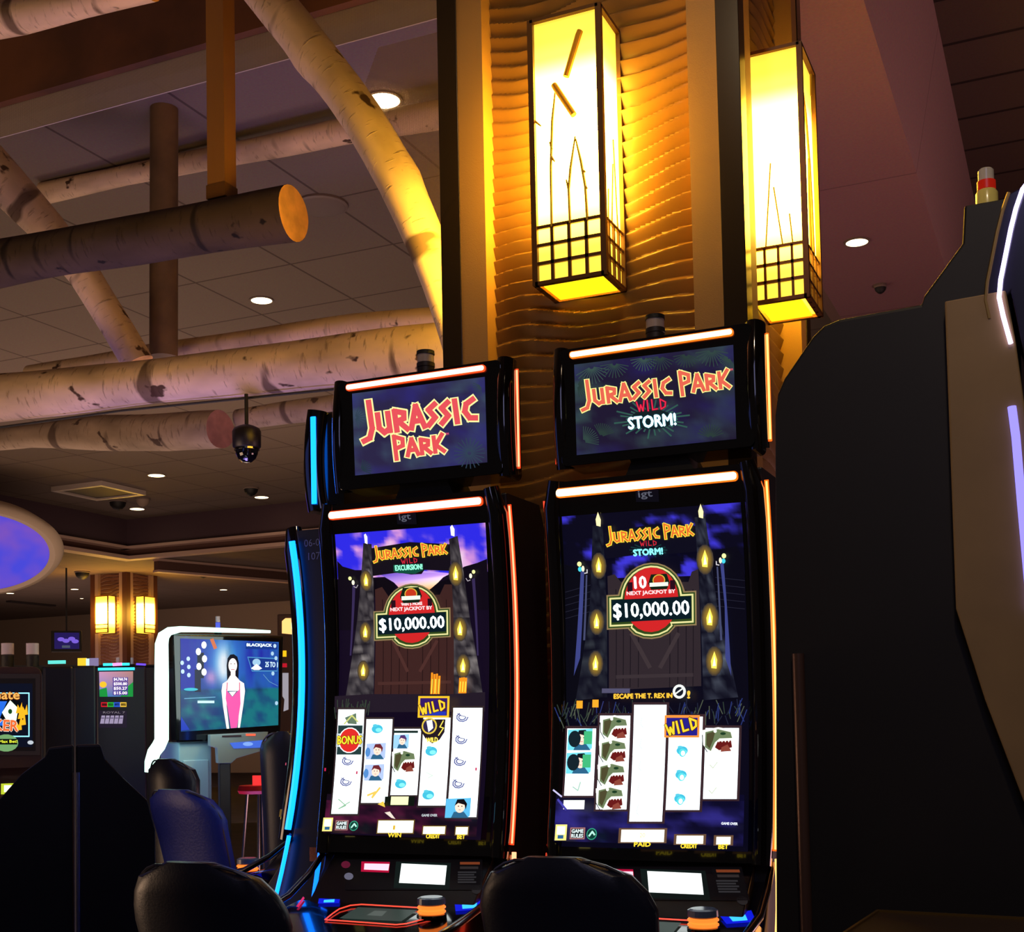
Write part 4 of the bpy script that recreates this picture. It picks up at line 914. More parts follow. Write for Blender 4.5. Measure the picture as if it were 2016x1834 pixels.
# ------------------------------------------------------------------ birch logs and their hangers
BIRCH = birch_mat('birch_bark', (226, 196, 160), (66, 44, 30)); BIRCHG = birch_mat('birch_bark_grey', (78, 64, 52), (22, 18, 20), 1.8)
SAWN = mat('sawn_end', (228, 168, 84), .7, noise=(9, .18))
def log(name, label, pts, rad, mt=BIRCH, ends=SAWN, parent=None, n=28, knots=(), fine=.16):
    P = [Vector(p) for p in pts]
    # densify
    Q, R = [], []
    for i in range(len(P) - 1):
        L = (P[i + 1] - P[i]).length; k = max(1, int(L / fine))
        for j in range(k): Q.append(P[i].lerp(P[i + 1], j / k)); R.append(rad[i] + (rad[i + 1] - rad[i]) * j / k)
    Q.append(P[-1]); R.append(rad[-1]); random.seed(len(Q)); ph = [random.uniform(0, 6) for _ in range(4)]
    b = MB(); b.tube(Q, [1] * len(Q), n=n); along = 0; attr = []
    for i, q in enumerate(Q):
        if i: along += (Q[i] - Q[i - 1]).length
        for j in range(n):
            v = Vector(b.v[i * n + j]) - q; an = 2 * PI * j / n
            rr = R[i] * (1 + .035 * math.sin(2 * an + along * 1.7 + ph[0]) + .02 * math.sin(3 * an - along * 4 + ph[1]) + .02 * math.sin(along * 5 + ph[2]))
            for (ka, kan, ks) in knots:
                dd = ((along - ka) / (.09)) ** 2 + (math.sin((an - kan) / 2) * 2 * R[i] / .08) ** 2
                rr += ks * math.exp(-dd)
            b.v[i * n + j] = tuple(q + v * rr); attr.append((along + ph[3], math.cos(an) * max(R[i], .1) * 3.2, math.sin(an) * max(R[i], .1) * 3.2))
    b.mi[-1] = 1; b.mi[-2] = 1
    o = b.build(name, [mt, ends], parent, smooth=True)
    a = o.data.attributes.new('bark', 'FLOAT_VECTOR', 'POINT')
    for i, v in enumerate(attr): a.data[i].vector = v
    return tag(o, label, 'birch log') if label else o
def Yp(Y, *pp): return [on(1, Y, x, y) for x, y in pp]
arch = Yp(5.5, (430, -120), (480, -62), (528, -6), (579, 55), (629, 118), (677, 181), (717, 240), (753, 300), (786, 360), (817, 425), (845, 490), (870, 560), (893, 632), (912, 700), (930, 770))
log('birch_arch', 'curved pale birch trunk arching down to the column, lit bright yellow', arch, [.106] * 8 + [.104, .102, .100, .098, .096, .094, .092], knots=((1.0, 1.6, .015), (1.9, 4.3, .012)), fine=.06)
log('birch_log', 'thin birch pole running behind the curved arch, upper left', Yp(8.2, (86, 381), (245, 345), (420, 311), (560, 283), (660, 262), (862, 226), (960, 206)), [.088, .082, .09, .092, .095, .10, .10])
log('birch_log', 'slanting birch log coming down from the left edge behind the dark hanging log', [at(-70, 272, 9.2), at(5, 356, 9.2), at(92, 448, 9.3), at(166, 540, 9.3), at(231, 646, 9.3), at(272, 716, 9.3)], [.17, .155, .125, .115, .115, .115])
log('birch_log', 'dark banded birch log hung from a square post, orange sawn end', Yp(5.9, (-260, 562), (-60, 530), (125, 496), (360, 456), (578, 420)), [.155, .150, .143, .143, .147], BIRCHG)
log('birch_log', 'thick pale birch log crossing behind the slot signs', Yp(6.6, (-200, 806), (0, 783), (250, 757), (500, 729), (700, 707), (872, 690), (1000, 676)), [.165, .165, .150, .150, .156, .160, .16])
log('birch_log', 'birch log lying just behind and above the thick pale log', Yp(7.9, (60, 742), (300, 702), (486, 675), (700, 645), (864, 634), (960, 620)), [.09, .10, .10, .10, .105, .105])
log('birch_log', 'grey birch log under the thick one, sawn end beside the dome camera', [at(-90, 872, 11.6), at(60, 858, 11.3), at(200, 852, 11), at(330, 850, 10.6), at(434, 845, 10.3)], [.09, .10, .15, .165, .155], birch_mat('birch_bark_dim', (190, 166, 146), (84, 66, 62), 1.4), mat('sawn_end_pink', (206, 150, 124), .7, noise=(9, .15)))
log('birch_log', 'birch pole crossing the very top left corner', Yp(5.6, (-120, 62), (40, 32), (160, 4), (300, -30)), [.10, .10, .09, .09])
log('birch_log', 'birch log continuing right below the dome camera level behind the sign', Yp(8.6, (470, 826), (560, 812), (700, 795), (880, 780)), [.085, .09, .09, .09], MATS['birch_bark_dim'])

# square hanger post of the dark log
p0 = on(1, 5.9, 437, 385); t = thing('hanger_post', 'square metal hanger post holding the dark hanging birch log', 'post', (p0.x, p0.y, 0))
MB().box(-.062, .062, -.055, .055, p0.z - .02, ZH).build('post', mat('hanger_bronze', (150, 104, 44), .45), t, bevel=.003)
MB().box(-.066, .066, -.060, .060, p0.z - .03, p0.z + .05).build('bracket', mat('bracket_bronze', (120, 84, 40), .3, .4), t)
# brown round post behind
pt = [on(1, 7.6, 322, 60), on(1, 7.6, 322, 690)]
o = MB().tube([(pt[0].x, 7.6, ZH), (pt[1].x, 7.6, pt[1].z - .05)], .105, n=20).build('wood_post', mat('post_brown', (112, 88, 54), .7, noise=(3, .3)), smooth=True); tag(o, 'faint brown round post rising behind the logs to the ceiling', 'post')
# brown beam with perforated metal band under it, and wire mesh over the arch bay
def Yq(Y, pts): return [on(1, Y, x, y) for x, y in pts]
bz0 = on(1, 6.3, 150, 158).z
stru(box('trim_14', -9, -2.31, 6.3, 6.5, bz0, ZH, mat('beam_brown', (88, 52, 24), .8, noise=(2, .3))))
def mesh_mat(name, rgb, scale, wire):
    mt = bpy.data.materials.new(name); mt.use_nodes = True; nt = mt.node_tree; b = nt.nodes['Principled BSDF']
    b.inputs['Base Color'].default_value = lin(rgb) + (1,); b.inputs['Roughness'].default_value = .5
    tc = nt.nodes.new('ShaderNodeTexCoord'); sp = nt.nodes.new('ShaderNodeSeparateXYZ'); nt.links.new(tc.outputs['Object'], sp.inputs[0])
    outs = []
    for ax in ('X', 'Z'):
        m1 = nt.nodes.new('ShaderNodeMath'); m1.operation = 'MULTIPLY'; m1.inputs[1].default_value = scale; nt.links.new(sp.outputs[ax], m1.inputs[0])
        m2 = nt.nodes.new('ShaderNodeMath'); m2.operation = 'FRACT'; nt.links.new(m1.outputs[0], m2.inputs[0])
        m3 = nt.nodes.new('ShaderNodeMath'); m3.operation = 'LESS_THAN'; m3.inputs[1].default_value = wire; nt.links.new(m2.outputs[0], m3.inputs[0]); outs.append(m3)
    mx = nt.nodes.new('ShaderNodeMath'); mx.operation = 'MAXIMUM'; nt.links.new(outs[0].outputs[0], mx.inputs[0]); nt.links.new(outs[1].outputs[0], mx.inputs[1])
    nt.links.new(mx.outputs[0], b.inputs['Alpha']); return mt
zt, zb = bz0, on(1, 6.36, 200, 216).z
o = box('metal_mesh_band', -9.0, -2.31, 6.36, 6.37, zb, zt, mesh_mat('perforated_metal', (170, 156, 140), 110, .36)); tag(o, 'pale perforated metal band hanging under the brown beam', 'mesh panel')
a1 = on(1, 5.6, 700, 60); a2 = on(1, 5.6, 862, 620)
me_pts = [on(1, 6.1, 745, 92), on(1, 6.1, 890, 56), on(1, 6.1, 900, 640), on(1, 6.1, 870, 560), on(1, 6.1, 800, 400), on(1, 6.1, 700, 215)]
o = MB().prism([(p.x, p.z) for p in me_pts], 6.10, 6.106, 'y').build('wire_mesh', mesh_mat('wire_mesh_metal', (120, 100, 78), 120, .15)); tag(o, 'fine wire mesh filling the gap between birch arch and column', 'mesh panel')

# dome camera
p = on(1, 6.55, 486, 890); t = thing('dome_camera', 'black dome security camera hanging under the thick birch log', 'camera', (p.x, p.y, 0))
zc = p.z
MB().lathe([(.012, 0), (.012, .20)], (0, 0, zc + .17), n=10).build('stem', BLACKM, t)
MB().lathe([(.075, .02), (.088, .035), (.09, .13), (.08, .15), (.05, .165), (.02, .175)], (0, 0, zc), n=28).build('housing', mat('camera_black', (24, 20, 26), .4), t, smooth=True)
MB().lathe([(.004, -.068), (.03, -.062), (.055, -.04), (.068, -.012), (.072, .02)], (0, 0, zc), n=28).build('dome', mat('smoked_dome', (10, 10, 16), .05, coat=1), t, smooth=True)
MB().lathe([(.078, .012), (.078, .028)], (0, 0, zc), n=28).build('ring', CHROME, t)
p1, p2 = on(1, 6.58, 240, 808), on(1, 6.58, 660, 766)
o = MB().tube([on(1, 6.58, -40, 846), p1, p2], .008, n=6).build('cable', BLACKM); tag(o, 'thin black cable running along under the thick birch log', 'cable')

# blue lit ceiling dish
ce = at(-62, 1081, 22)
R_ = 178 / 2500 * 22
t = thing('ceiling_dish', 'large round beige ceiling dish glowing blue inside, far left', 'ceiling light', ce)
q = (-ray(-62, 1081)).normalized(); t.rotation_euler = (q * .85 + Vector((0, 0, -.52))).normalized().to_track_quat('-Z', 'Y').to_euler()
b = MB().lathe([(R_ * .84, -.10), (R_ * .90, -.13), (R_ * .97, -.06), (R_, .06), (R_ * .9, .35), (R_ * .5, .5), (.05, .55)], n=64); b.v = [(x, y * .60, z) for x, y, z in b.v]; b.f.pop(-2); b.mi.pop()
b.build('rim', mat('dish_beige', (198, 180, 158), .8), t, smooth=True)
b = MB().lathe([(R_ * .85, -.08), (R_ * .7, .0), (R_ * .4, .06), (.03, .08)], n=64); b.v = [(x, y * .60, z) for x, y, z in b.v]; b.f.pop(-2); b.mi.pop()
dm = mat('dish_blue', (60, 60, 150), .8, emit=(52, 52, 205), strength=.85); nt = dm.node_tree; b_ = nt.nodes['Principled BSDF']  # cove light on the dish painted as blue and violet emission
tc = nt.nodes.new('ShaderNodeTexCoord'); n_ = nt.nodes.new('ShaderNodeTexNoise'); n_.inputs['Scale'].default_value = 1.6; r_ = nt.nodes.new('ShaderNodeValToRGB')
r_.color_ramp.elements[0].position = .35; r_.color_ramp.elements[1].position = .7; r_.color_ramp.elements[0].color = lin((58, 66, 222)) + (1,); r_.color_ramp.elements[1].color = lin((124, 78, 190)) + (1,)
nt.links.new(tc.outputs['Object'], n_.inputs['Vector']); nt.links.new(n_.outputs['Fac'], r_.inputs['Fac']); nt.links.new(r_.outputs['Color'], b_.inputs['Emission Color'])
b.build('glowing_dish', dm, t, smooth=True)
# ------------------------------------------------------------------ the slot machines around the column
GRP = 'curved slot machines round the column'
slot_machine('curved slot machine left of centre, red and yellow title sign over a purple sky game', (M1X, MY, 0), 0, LED_ORANGE, LED_EDGE_ORANGE, led('edge_dim_blue', (40, 60, 160), .5),
             art_excursion, top_plain, sig_x=-.025)
slot_machine('curved slot machine right of centre, amber edge lights and a WILD STORM sign', (M2X, MY, 0), 0, LED_AMBER, LED_EDGE_AMBER, LED_EDGE_RED, art_storm, top_storm, sig_x=-.025)
m3 = slot_machine('slot machine seen from its dark side with a tall bright blue edge light', (-2.925, 4.71, 0), -PI / 2, LED_BLUE, led('led_blue_edge', (8, 110, 255), 5), LED_BLUE, art_excursion, top_plain, sig_x=-.025)
for o in m3.children_recursive:          # broader light bars, as seen in profile
    if o.name.startswith('edge_light'):
        for v in o.data.vertices:
            s = 1 if v.co.x > 0 else -1; v.co.x += s * .003; v.co.y += (v.co.y - (cz(v.co.z) + .04 if v.co.z < 2.3 else TOPY + .055)) * 1.2
# identification digits on the near side of that machine
def flat_text(txt, name, parent, size, mt, M):
    vs, ts = glyphs(txt); b = MB(); n0 = len(txt) * .62
    b.add([(u * size * n0 - size * n0 / 2, v * size, 0) for u, v in vs], ts); o = b.build(name, mt, parent); o.matrix_local = M; return o
for k, tx in enumerate(('06-02', '107')):
    flat_text(tx, 'side_number', m3, .03, mat('side_number', (120, 128, 170), .5), Matrix.Translation((.3665, .125, 2.215 - k * .055)) @ Matrix.Rotation(PI / 2, 4, 'Z') @ Matrix.Rotation(PI / 2, 4, 'X'))
# orange sticker between machines
p = on(1, 4.35, 620, 1681); o = box('sticker', p.x - .022, p.x + .022, 4.345, 4.349, p.z - .028, p.z + .028, mat('sticker_orange', (232, 140, 84), .6, emit=(200, 100, 50), strength=.1)); tag(o, 'small orange sticker on the blue edged machine side', 'sticker')

# ------------------------------------------------------------------ big machine at right, seen from its side
t = thing('slot_machine', 'huge dark machine at the right edge, seen from its flat black side', 'slot machine', (0, 2.95, 0))
BK = mat('side_black', (24, 20, 16), .55, noise=(2.5, .2))
rnd = [(-.625, 2.20), (-.617, 2.25), (-.60, 2.285), (-.53, 2.375), (-.505, 2.395), (-.47, 2.405)]
poly = [(-.66, .0), (-.66, 1.0)] + rnd + [(-.287, 2.412), (-.282, 2.43), (-.197, 2.535), (-.19, 2.62), (-.10, 2.62), (-.10, .0)]
MB().prism(poly, .0, .82, 'y').build('cabinet', BK, t, bevel=.006)
tanp = [(-.236, 2.40), (-.237, 1.72), (-.185, 1.52), (-.115, 1.30), (-.02, 1.12), (.02, 1.12), (.02, 1.5), (-.06, 1.9), (-.095, 2.3), (-.11, 2.405)]
MB().prism(tanp, -.035, -.0005, 'y').build('side_fascia', mat('fascia_tan', (158, 128, 84), .55, noise=(8, .06)), t, bevel=.004)
def nY(y, *pp): return [(lambda p: (p.x, y, p.z))(on(1, 2.95 + y, a, b)) for a, b in pp]
neon1 = nY(-.04, (2030, 350), (2013, 372), (2000, 410), (1990, 450), (1980, 500), (1970, 550), (1967, 585), (1975, 622), (1990, 676))
MB().tube(neon1, .0048, n=8).build('neon_tube', led('neon_violet', (205, 190, 255), 4.0), t)
hood = [(p[0] - .028, p[2]) for p in neon1[1:8]]
o = MB().prism([(-.10, 2.40)] + hood[::-1] + [(.02, 2.66), (.10, 2.66), (.10, 1.9), (-.05, 1.9), (-.07, 2.2)], -.030, .5, 'y').build('screen_hood', mat('hood_black', (34, 30, 44), .15, coat=.8), t, bevel=.004)
MB().tube([(x, -.034, z) for x, z in hood], .004, n=6).build('hood_trim', mat('hood_gold', (150, 120, 60), .3, .8), t)
MB().tube(nY(-.04, (1992, 800), (2000, 860), (2012, 1000), (2030, 1200)), .009, n=8).build('violet_tube', LED_VIOLET, t)
sg = MB().lathe([(.03, 0), (.03, .012), (.026, .014)], (-.147, .10, 2.62)).build('signal_lamp', BLACKM, t, smooth=True)
MB().lathe([(.0245, .014), (.0245, .055), (.020, .062)], (-.147, .10, 2.62)).build('chrome_collar', mat('brass_glass', (240, 222, 120), .25, 0, coat=.5), sg, smooth=True)
MB().lathe([(.0205, .063), (.0205, .083)], (-.147, .10, 2.62)).build('red_lens', mat('red_lens', (190, 36, 24), .3, emit=(190, 30, 10), strength=.35), sg, smooth=True)
MB().lathe([(.0175, .084), (.0175, .108), (.014, .112)], (-.147, .10, 2.62)).build('white_lens', mat('clear_lens', (215, 205, 185), .15), sg, smooth=True)
# rounded steel pipe edge at the rear side, and low shelf in front
pp = [on(1, 2.99, 1580, 1288), on(1, 2.99, 1597, 1840)]
MB().tube([(pp[0].x, -.012, pp[0].z), (pp[1].x, -.012, pp[1].z), (pp[1].x, -.012, .2)], .014, n=14).build('steel_edge', mat('steel_edge', (112, 84, 72), .35, .6), t, smooth=True)
p = at(1870, 1822, 2.3); q = at(1720, 1834, 2.4); r2 = at(1995, 1812, 2.2)
t = thing('shelf_unit', 'low dark shelf with a thin gold rim, bottom right corner', 'shelf', (p.x, p.y, 0), -math.radians(4))
zt = p.z
MB().box(-.15, .20, -.10, .16, 0, zt - .02).build('body', BK, t); MB().box(-.165, .215, -.115, .175, zt - .02, zt - .008).build('top', mat('shelf_brown', (58, 42, 26), .35), t, bevel=.002)
MB().box(-.168, .218, -.118, -.112, zt - .014, zt - .004).box(-.168, -.162, -.112, .178, zt - .014, zt - .004).box(-.162, .218, .172, .178, zt - .014, zt - .004).build('rim', mat('hood_gold'), t)

# ------------------------------------------------------------------ chairs
LEATH = mat('chair_leather', (30, 34, 52), .36, bump=(140, .06)); PIPE = mat('chair_piping', (70, 70, 78), .3)
def chair(label, loc, rotz, top=1.135, w_=.235, mt=None, lean=.12, r=.15):
    """casino chair; its back faces -y at rotation 0"""
    t = thing('casino_chair', label, 'chair', loc, rotz)
    def shell(w0, zlo, zhi, y0, th, r):
        b = MB(); rows = 14; nc = 20
        for i in range(rows + 1):
            z = zlo + (zhi - zlo) * i / rows; u = i / rows
            hw = w0 * (1 - .10 * (1 - u))
            if zhi - z < r: hw = w0 - r + math.sqrt(max(0, r * r - (r - (zhi - z)) ** 2))
            if z - zlo < .05: hw -= .05 - math.sqrt(max(0, .0025 - (.05 - (z - zlo)) ** 2))
            e = min(1, (zhi - z) / .06); tt = th * (.45 + .55 * math.sqrt(max(0, 1 - (1 - e) ** 2)))
            yc = y0 - lean * (u ** 1.4)
            for j in range(nc):
                an = 2 * PI * j / nc; cx_, sn = math.cos(an), math.sin(an)
                sq = lambda v, p_: math.copysign(abs(v) ** p_, v)
                x = hw * sq(cx_, .45); b.v.append((x, yc + tt * sq(sn, .7) + .05 * (x / w0) ** 2, z))
        for i in range(rows):
            for j in range(nc): q = i * nc; b.face(q + j, q + (j + 1) % nc, q + nc + (j + 1) % nc, q + nc + j)
        b.f.append(tuple(reversed(range(nc)))); b.mi.append(0); b.f.append(tuple(rows * nc + j for j in range(nc))); b.mi.append(0)
        return b
    back = shell(w_, .56, top, -.02, .042, r).build('backrest', mt or LEATH, t, smooth=True)
    # piping along the outline
    pts = []
    for z in [.60, .75, .9, top - r]: pts.append((-w_ * (1 - .1 * (1 - (z - .56) / (top - .56))), z))
    for k in range(1, 8):
        a = PI - k / 8 * PI / 2; pts.append((-(w_ - r) + r * math.cos(a), top - r + r * math.sin(a)))
    full = pts + [(-x, z) for x, z in reversed(pts)]
    MB().tube([(x * .975, -.02 - lean * (max(0, (z - .56) / (top - .56)) ** 1.4) + .05 * (x / w_) ** 2 - .010 - .028 * (1 - min(1, abs(x) / w_)) * (1 if z < top - .05 else .5), z - .006) for x, z in full], .0045, n=6).build('piping', PIPE, back)
    MB().rbox(-w_ + .01, w_ - .01, -.03, .42, .46, .55, .05, axis='z').build('seat', mt or LEATH, t, bevel=.02)
    MB().lathe([(.03, .06), (.03, .46)], (0, .2, 0), n=16).build('pedestal', CHROME, t, smooth=True)
    MB().lathe([(.23, .0), (.23, .02), (.06, .045), (.04, .07)], (0, .2, 0), n=28).build('base', mat('chair_base', (60, 60, 64), .25, .9), t, smooth=True)
    return t
chair('dark leather casino chair with a rounded back, left of the middle, in the foreground', (-2.105, 2.80, 0), 0.0, top=1.15, w_=.245, r=.17)
chair('dark leather casino chair back hiding the console of the WILD STORM machine', (-1.175, 3.0, 0), 0.0, top=1.165, w_=.24, r=.17)
p = at(404, 1700, 5.85); chair('blue lit leather chair, turned sideways, behind the left foreground chair', (p.x, p.y, 0), math.radians(-14), top=1.215, w_=.25, lean=.16, mt=mat('chair_blue_lit_leather', (30, 48, 150), .45, bump=(90, .15)))  # blue light on this chair is put into the leather colour
p = at(345, 1600, 6.5); chair('dark chair back in front of the white arched blackjack machine', (p.x, p.y, 0), math.radians(-10), top=1.335, w_=.175, r=.12, lean=.04)
p = at(568, 1560, 7.0); chair('dark chair back half hidden behind the blue light edge', (p.x, p.y, 0), math.radians(15), top=1.46, w_=.155, r=.12, lean=.05)

# ------------------------------------------------------------------ dark cabinet backs at the left
def face_frame(px, py, dist, ang):
    if ang is None: ang = math.degrees(math.atan((1008 - px) / FPX))
    """empty frame at a place: x axis turned ang degrees from the line of sight's right"""
    p = at(px, py, dist); return p, YAW + math.radians(ang)
EDGE = mat('cabinet_navy', (14, 15, 30), .4, noise=(3, .25))
p, rz = face_frame(150, 1650, 4.8, None)
t = thing('cabinet_bank', 'dark sloped back of a low machine bank with a steel seam, lower left', 'cabinet', (p.x, p.y, 0), rz)
def zz_(y, d=4.8): return 1.5 - (y - 1433) / 2500 * d
def xx_(x, d=4.8): return (x - 150) / 2500 * d
outl = [(xx_(-60), 0), (xx_(-60), zz_(1640)), (xx_(-5), zz_(1585)), (xx_(50), zz_(1520)), (xx_(92), zz_(1488)), (xx_(100), zz_(1470)), (xx_(146), zz_(1466)), (xx_(146), 0)]
MB().prism(outl, 0, .12, 'y').build('side_panel', EDGE, t, bevel=.006)
outr = [(xx_(150), 0), (xx_(150), zz_(1466)), (xx_(196), zz_(1466)), (xx_(205), zz_(1495)), (xx_(240), zz_(1535)), (xx_(285), zz_(1580)), (xx_(300), zz_(1640)), (xx_(300), 0)]
MB().prism(outr, 0, .12, 'y').build('side_panel', EDGE, t, bevel=.006)
MB().tube([(xx_(154), -.006, 0), (xx_(154), -.006, zz_(1520))], .007, n=10).build('steel_seam', mat('seam_steel', (120, 130, 190), .3, .8), t, smooth=True)
MB().tube([(xx_(144), -.006, 0), (xx_(144), -.006, zz_(1520))], .004, n=8).build('steel_seam', mat('seam_bronze', (90, 70, 66), .3, .8), t, smooth=True)

class LocalCanvas(Canvas):
    """canvas on an upright face of a turned thing: photo place on that face -> its own x, z"""
def fplane(t):
    M = t.matrix_basis.inverted(); n = (t.matrix_basis.to_3x3() @ Vector((0, 1, 0)))
    def f(x, y, off=0):
        d = ray(x, y); O = t.location + n * off; tt = (O - EYE).dot(n) / d.dot(n); q = M @ (EYE + d * tt); return (q.x, q.z)
    return f
def fsurf(yf): return lambda a, b, l: (a, yf - l - .002, b)

# poker machine at the left edge
p, rz = face_frame(30, 1400, 5.9, None)
t = thing('slot_machine', 'poker machine cut by the left edge, neon framed card sign on its screen', 'slot machine', (p.x, p.y, 0), rz); f = fplane(t)
def R_(x, y): return f(x, y)
x0 = R_(-120, 1400)[0]; x1 = R_(83, 1400)[0]; zt = R_(40, 1312)[1]; zb = R_(40, 1500)[1]
MB().rbox(x0, x1, 0, .5, zb - .1, zt, .04).build('cabinet', mat('poker_wood', (66, 44, 40), .5), t, bevel=.006)
MB().box(x0 + .05, x1 - .05, .05, .45, 0, zb - .1).build('base', EDGE, t)
MB().prism([(0, zb - .02), (0, zb - .10), (-.28, zb - .36), (-.28, zb - .5), (.1, zb - .5), (.1, zb - .02)], x0, x1 - .01).build('console', mat('poker_console', (70, 26, 30), .35), t, bevel=.005)
c = Canvas(f, fsurf(0))
c.quad(-110, 1326, 79, 1486, (40, 30, 30), .7); c.quad(-105, 1335, 70, 1478, (22, 16, 16), .7); c.quad(-100, 1345, 64, 1470, (10, 16, 34), .9)
c.stroke([(-60, 1364), (57, 1364), (57, 1449), (-60, 1449)], 2.5, (150, 230, 250), 1.3)
c.ell(20, 1404, 30, 32, (6, 10, 20), .6); c.poly([(0, 1380), (14, 1380), (0, 1412), (12, 1428), (-20, 1428), (-30, 1380)], (40, 110, 230), 1.1)
c.poly([(4, 1402), (20, 1378), (36, 1394), (32, 1418), (12, 1416)], (235, 255, 225), 1.5); c.ell(20, 1400, 4, 5, (30, 90, 40), .6)
for x, y in ((38, 1394), (42, 1405), (48, 1398), (44, 1418), (36, 1428)): c.poly([(x - 7, y + 10), (x - 3, y - 8), (x + 1, y), (x + 5, y - 12), (x + 7, y + 8)], (255, 180, 30), 1.2)
c.text('Ultimate', -62, 1375, 38, 1376, 18, (120, 50, 10), .6, 2); c.text('Ultimate', -62, 1375, 38, 1376, 18, (250, 180, 90), 1.1, .6)
c.text('POKER', -48, 1435, 35, 1439, 21, (250, 235, 220), 1, 2); c.text('POKER', -48, 1435, 35, 1439, 21, (240, 110, 50), 1.1, .8)
c.ell(12, 1462, 24, 17, (120, 170, 110), 1.0); c.quad(-40, 1454, 34, 1465, (10, 20, 20), .5); c.text('Up to 12x on Max Bet!', -60, 1464, 34, 1463, 7, (230, 240, 60), 1.1, .3); c.ell(60, 1461, 6, 4, (200, 210, 220), 1)
c.build('main_screen', t)
fc, sc_ = None, None
def con_surf(z0): return lambda a, b, l: (a, -(z0 - b) * (.28 / .26) - l - .004, b)
c = Canvas(f, con_surf(zb - .10))
c.quad(33, 1502, 74, 1522, (220, 20, 20), .9); c.quad(38, 1507, 69, 1517, (255, 230, 215), 1.7); c.build('ticket_slot', t)
for (a, b2, cc, dd) in (((8, 1545), (42, 1558), (235, 255, 60), (255, 255, 200)), ((-20, 1580), (14, 1592), (60, 60, 250), (230, 230, 255))):
    c = Canvas(f, con_surf(zb - .10)); c.quad(a[0] - 6, a[1] - 4, b2[0] + 4, b2[1] + 4, cc, .7); c.quad(a[0], a[1], b2[0] - 3, b2[1], dd, 1.7); c.build('lit_button', t)
# dark machine backs next to it
for k, (xa, xb, lb) in enumerate(((87, 143, 'dark blue cabinet side right beside the poker machine'), (146, 188, 'dark cabinet side between the blue cabinet side and the small rainbow slot'))):
    p, rz = face_frame((xa + xb) / 2, 1400, 6.7 + .62 * k, None)
    t = thing('machine_cabinet', lb, 'cabinet', (p.x, p.y, 0), rz); hw = (xb - xa) / 5000 * (6.7 + .62 * k)
    MB().box(-hw, hw, 0, .5, 0, 1.5 + (1431 - 1308) / 2500 * (6.7 + .62 * k)).build('body', EDGE, t, bevel=.012)
    MB().box(-hw * .8, hw * .8, -.006, 0, .2, 1.3).build('door', mat('cabinet_navy2', (24, 26, 46), .35), t, bevel=.004)
# small rainbow slot
p, rz = face_frame(230, 1400, 8.1, None)
t = thing('slot_machine', 'small distant slot with cyan light bar and a green hills screen', 'slot machine', (p.x, p.y, 0), rz); f = fplane(t)
w2 = f(288, 1400)[0]; w1 = f(190, 1400)[0]; zt = f(230, 1312)[1]
MB().box(w1, w2, 0, .5, 0, zt).build('cabinet', EDGE, t, bevel=.01)
CY = led('led_cyan', (40, 215, 235), 2.5)
for (xa, ya, xb, yb, r, mt_) in ((193, 1317, 265, 1316, .008, CY), (203, 1308, 255, 1307, .008, CY), (222, 1308, 240, 1307, .0095, led('led_pink', (255, 120, 200), 2.5)), (268, 1307, 287, 1308, .006, led('led_indigo', (90, 60, 255), 2))):
    a, b2 = f(xa, ya), f(xb, yb); MB().tube([(a[0], -.012, a[1]), (b2[0], -.012, b2[1])], r, n=8).build('light_bar', mt_, t)
c = Canvas(f, fsurf(0)); c.poly([(195, 1322), (262, 1321), (262, 1371), (196, 1371)], (170, 110, 150), .9, rgbs=[(220, 160, 200), (200, 140, 130), (60, 120, 150), (80, 130, 210)])
c.poly([(196, 1357), (210, 1353), (212, 1371), (196, 1371)], (20, 150, 60), 1); c.poly([(240, 1360), (262, 1342), (262, 1371), (238, 1371)], (20, 150, 60), 1); c.ell(203, 1347, 7, 6, (255, 190, 40), 1.2)
for y, tx in ((1340, '$4,760.74'), (1349, '$500.80'), (1358, '$50.27'), (1367, '$15.00')): c.quad(222, y - 7, 252, y + 1, (90, 60, 170), .8); c.text(tx, 224, y, 250, y, 6, (250, 240, 245), 1.3, .3)
c.build('topper_screen', t)
c = Canvas(f, fsurf(0))
for i, cc in enumerate(((220, 20, 40), (40, 180, 60), (40, 90, 220), (250, 200, 60))): c.quad(199 + i * 12.5, 1382, 211.5 + i * 12.5, 1391, cc, 1); c.quad(200.5 + i * 12.5, 1384, 210.5 + i * 12.5, 1389, tuple(v * .35 for v in cc), .7, i == 0)
c.build('rainbow_strip', t)
c = Canvas(f, fsurf(0)); c.quad(195, 1398, 250, 1432, (34, 24, 44), .8)
for i in range(5): c.poly([(200 + i * 9, 1408), (207 + i * 9, 1408), (205 + i * 9, 1424), (197 + i * 9, 1424)], (180, 165, 200), .8); c.stroke([(200 + i * 9, 1413), (205 + i * 9, 1413)], 1.5, (80, 60, 110), .6)
c.text('ROYAL 7', 203, 1404, 246, 1404, 4, (150, 140, 150), .8); c.build('main_screen', t)
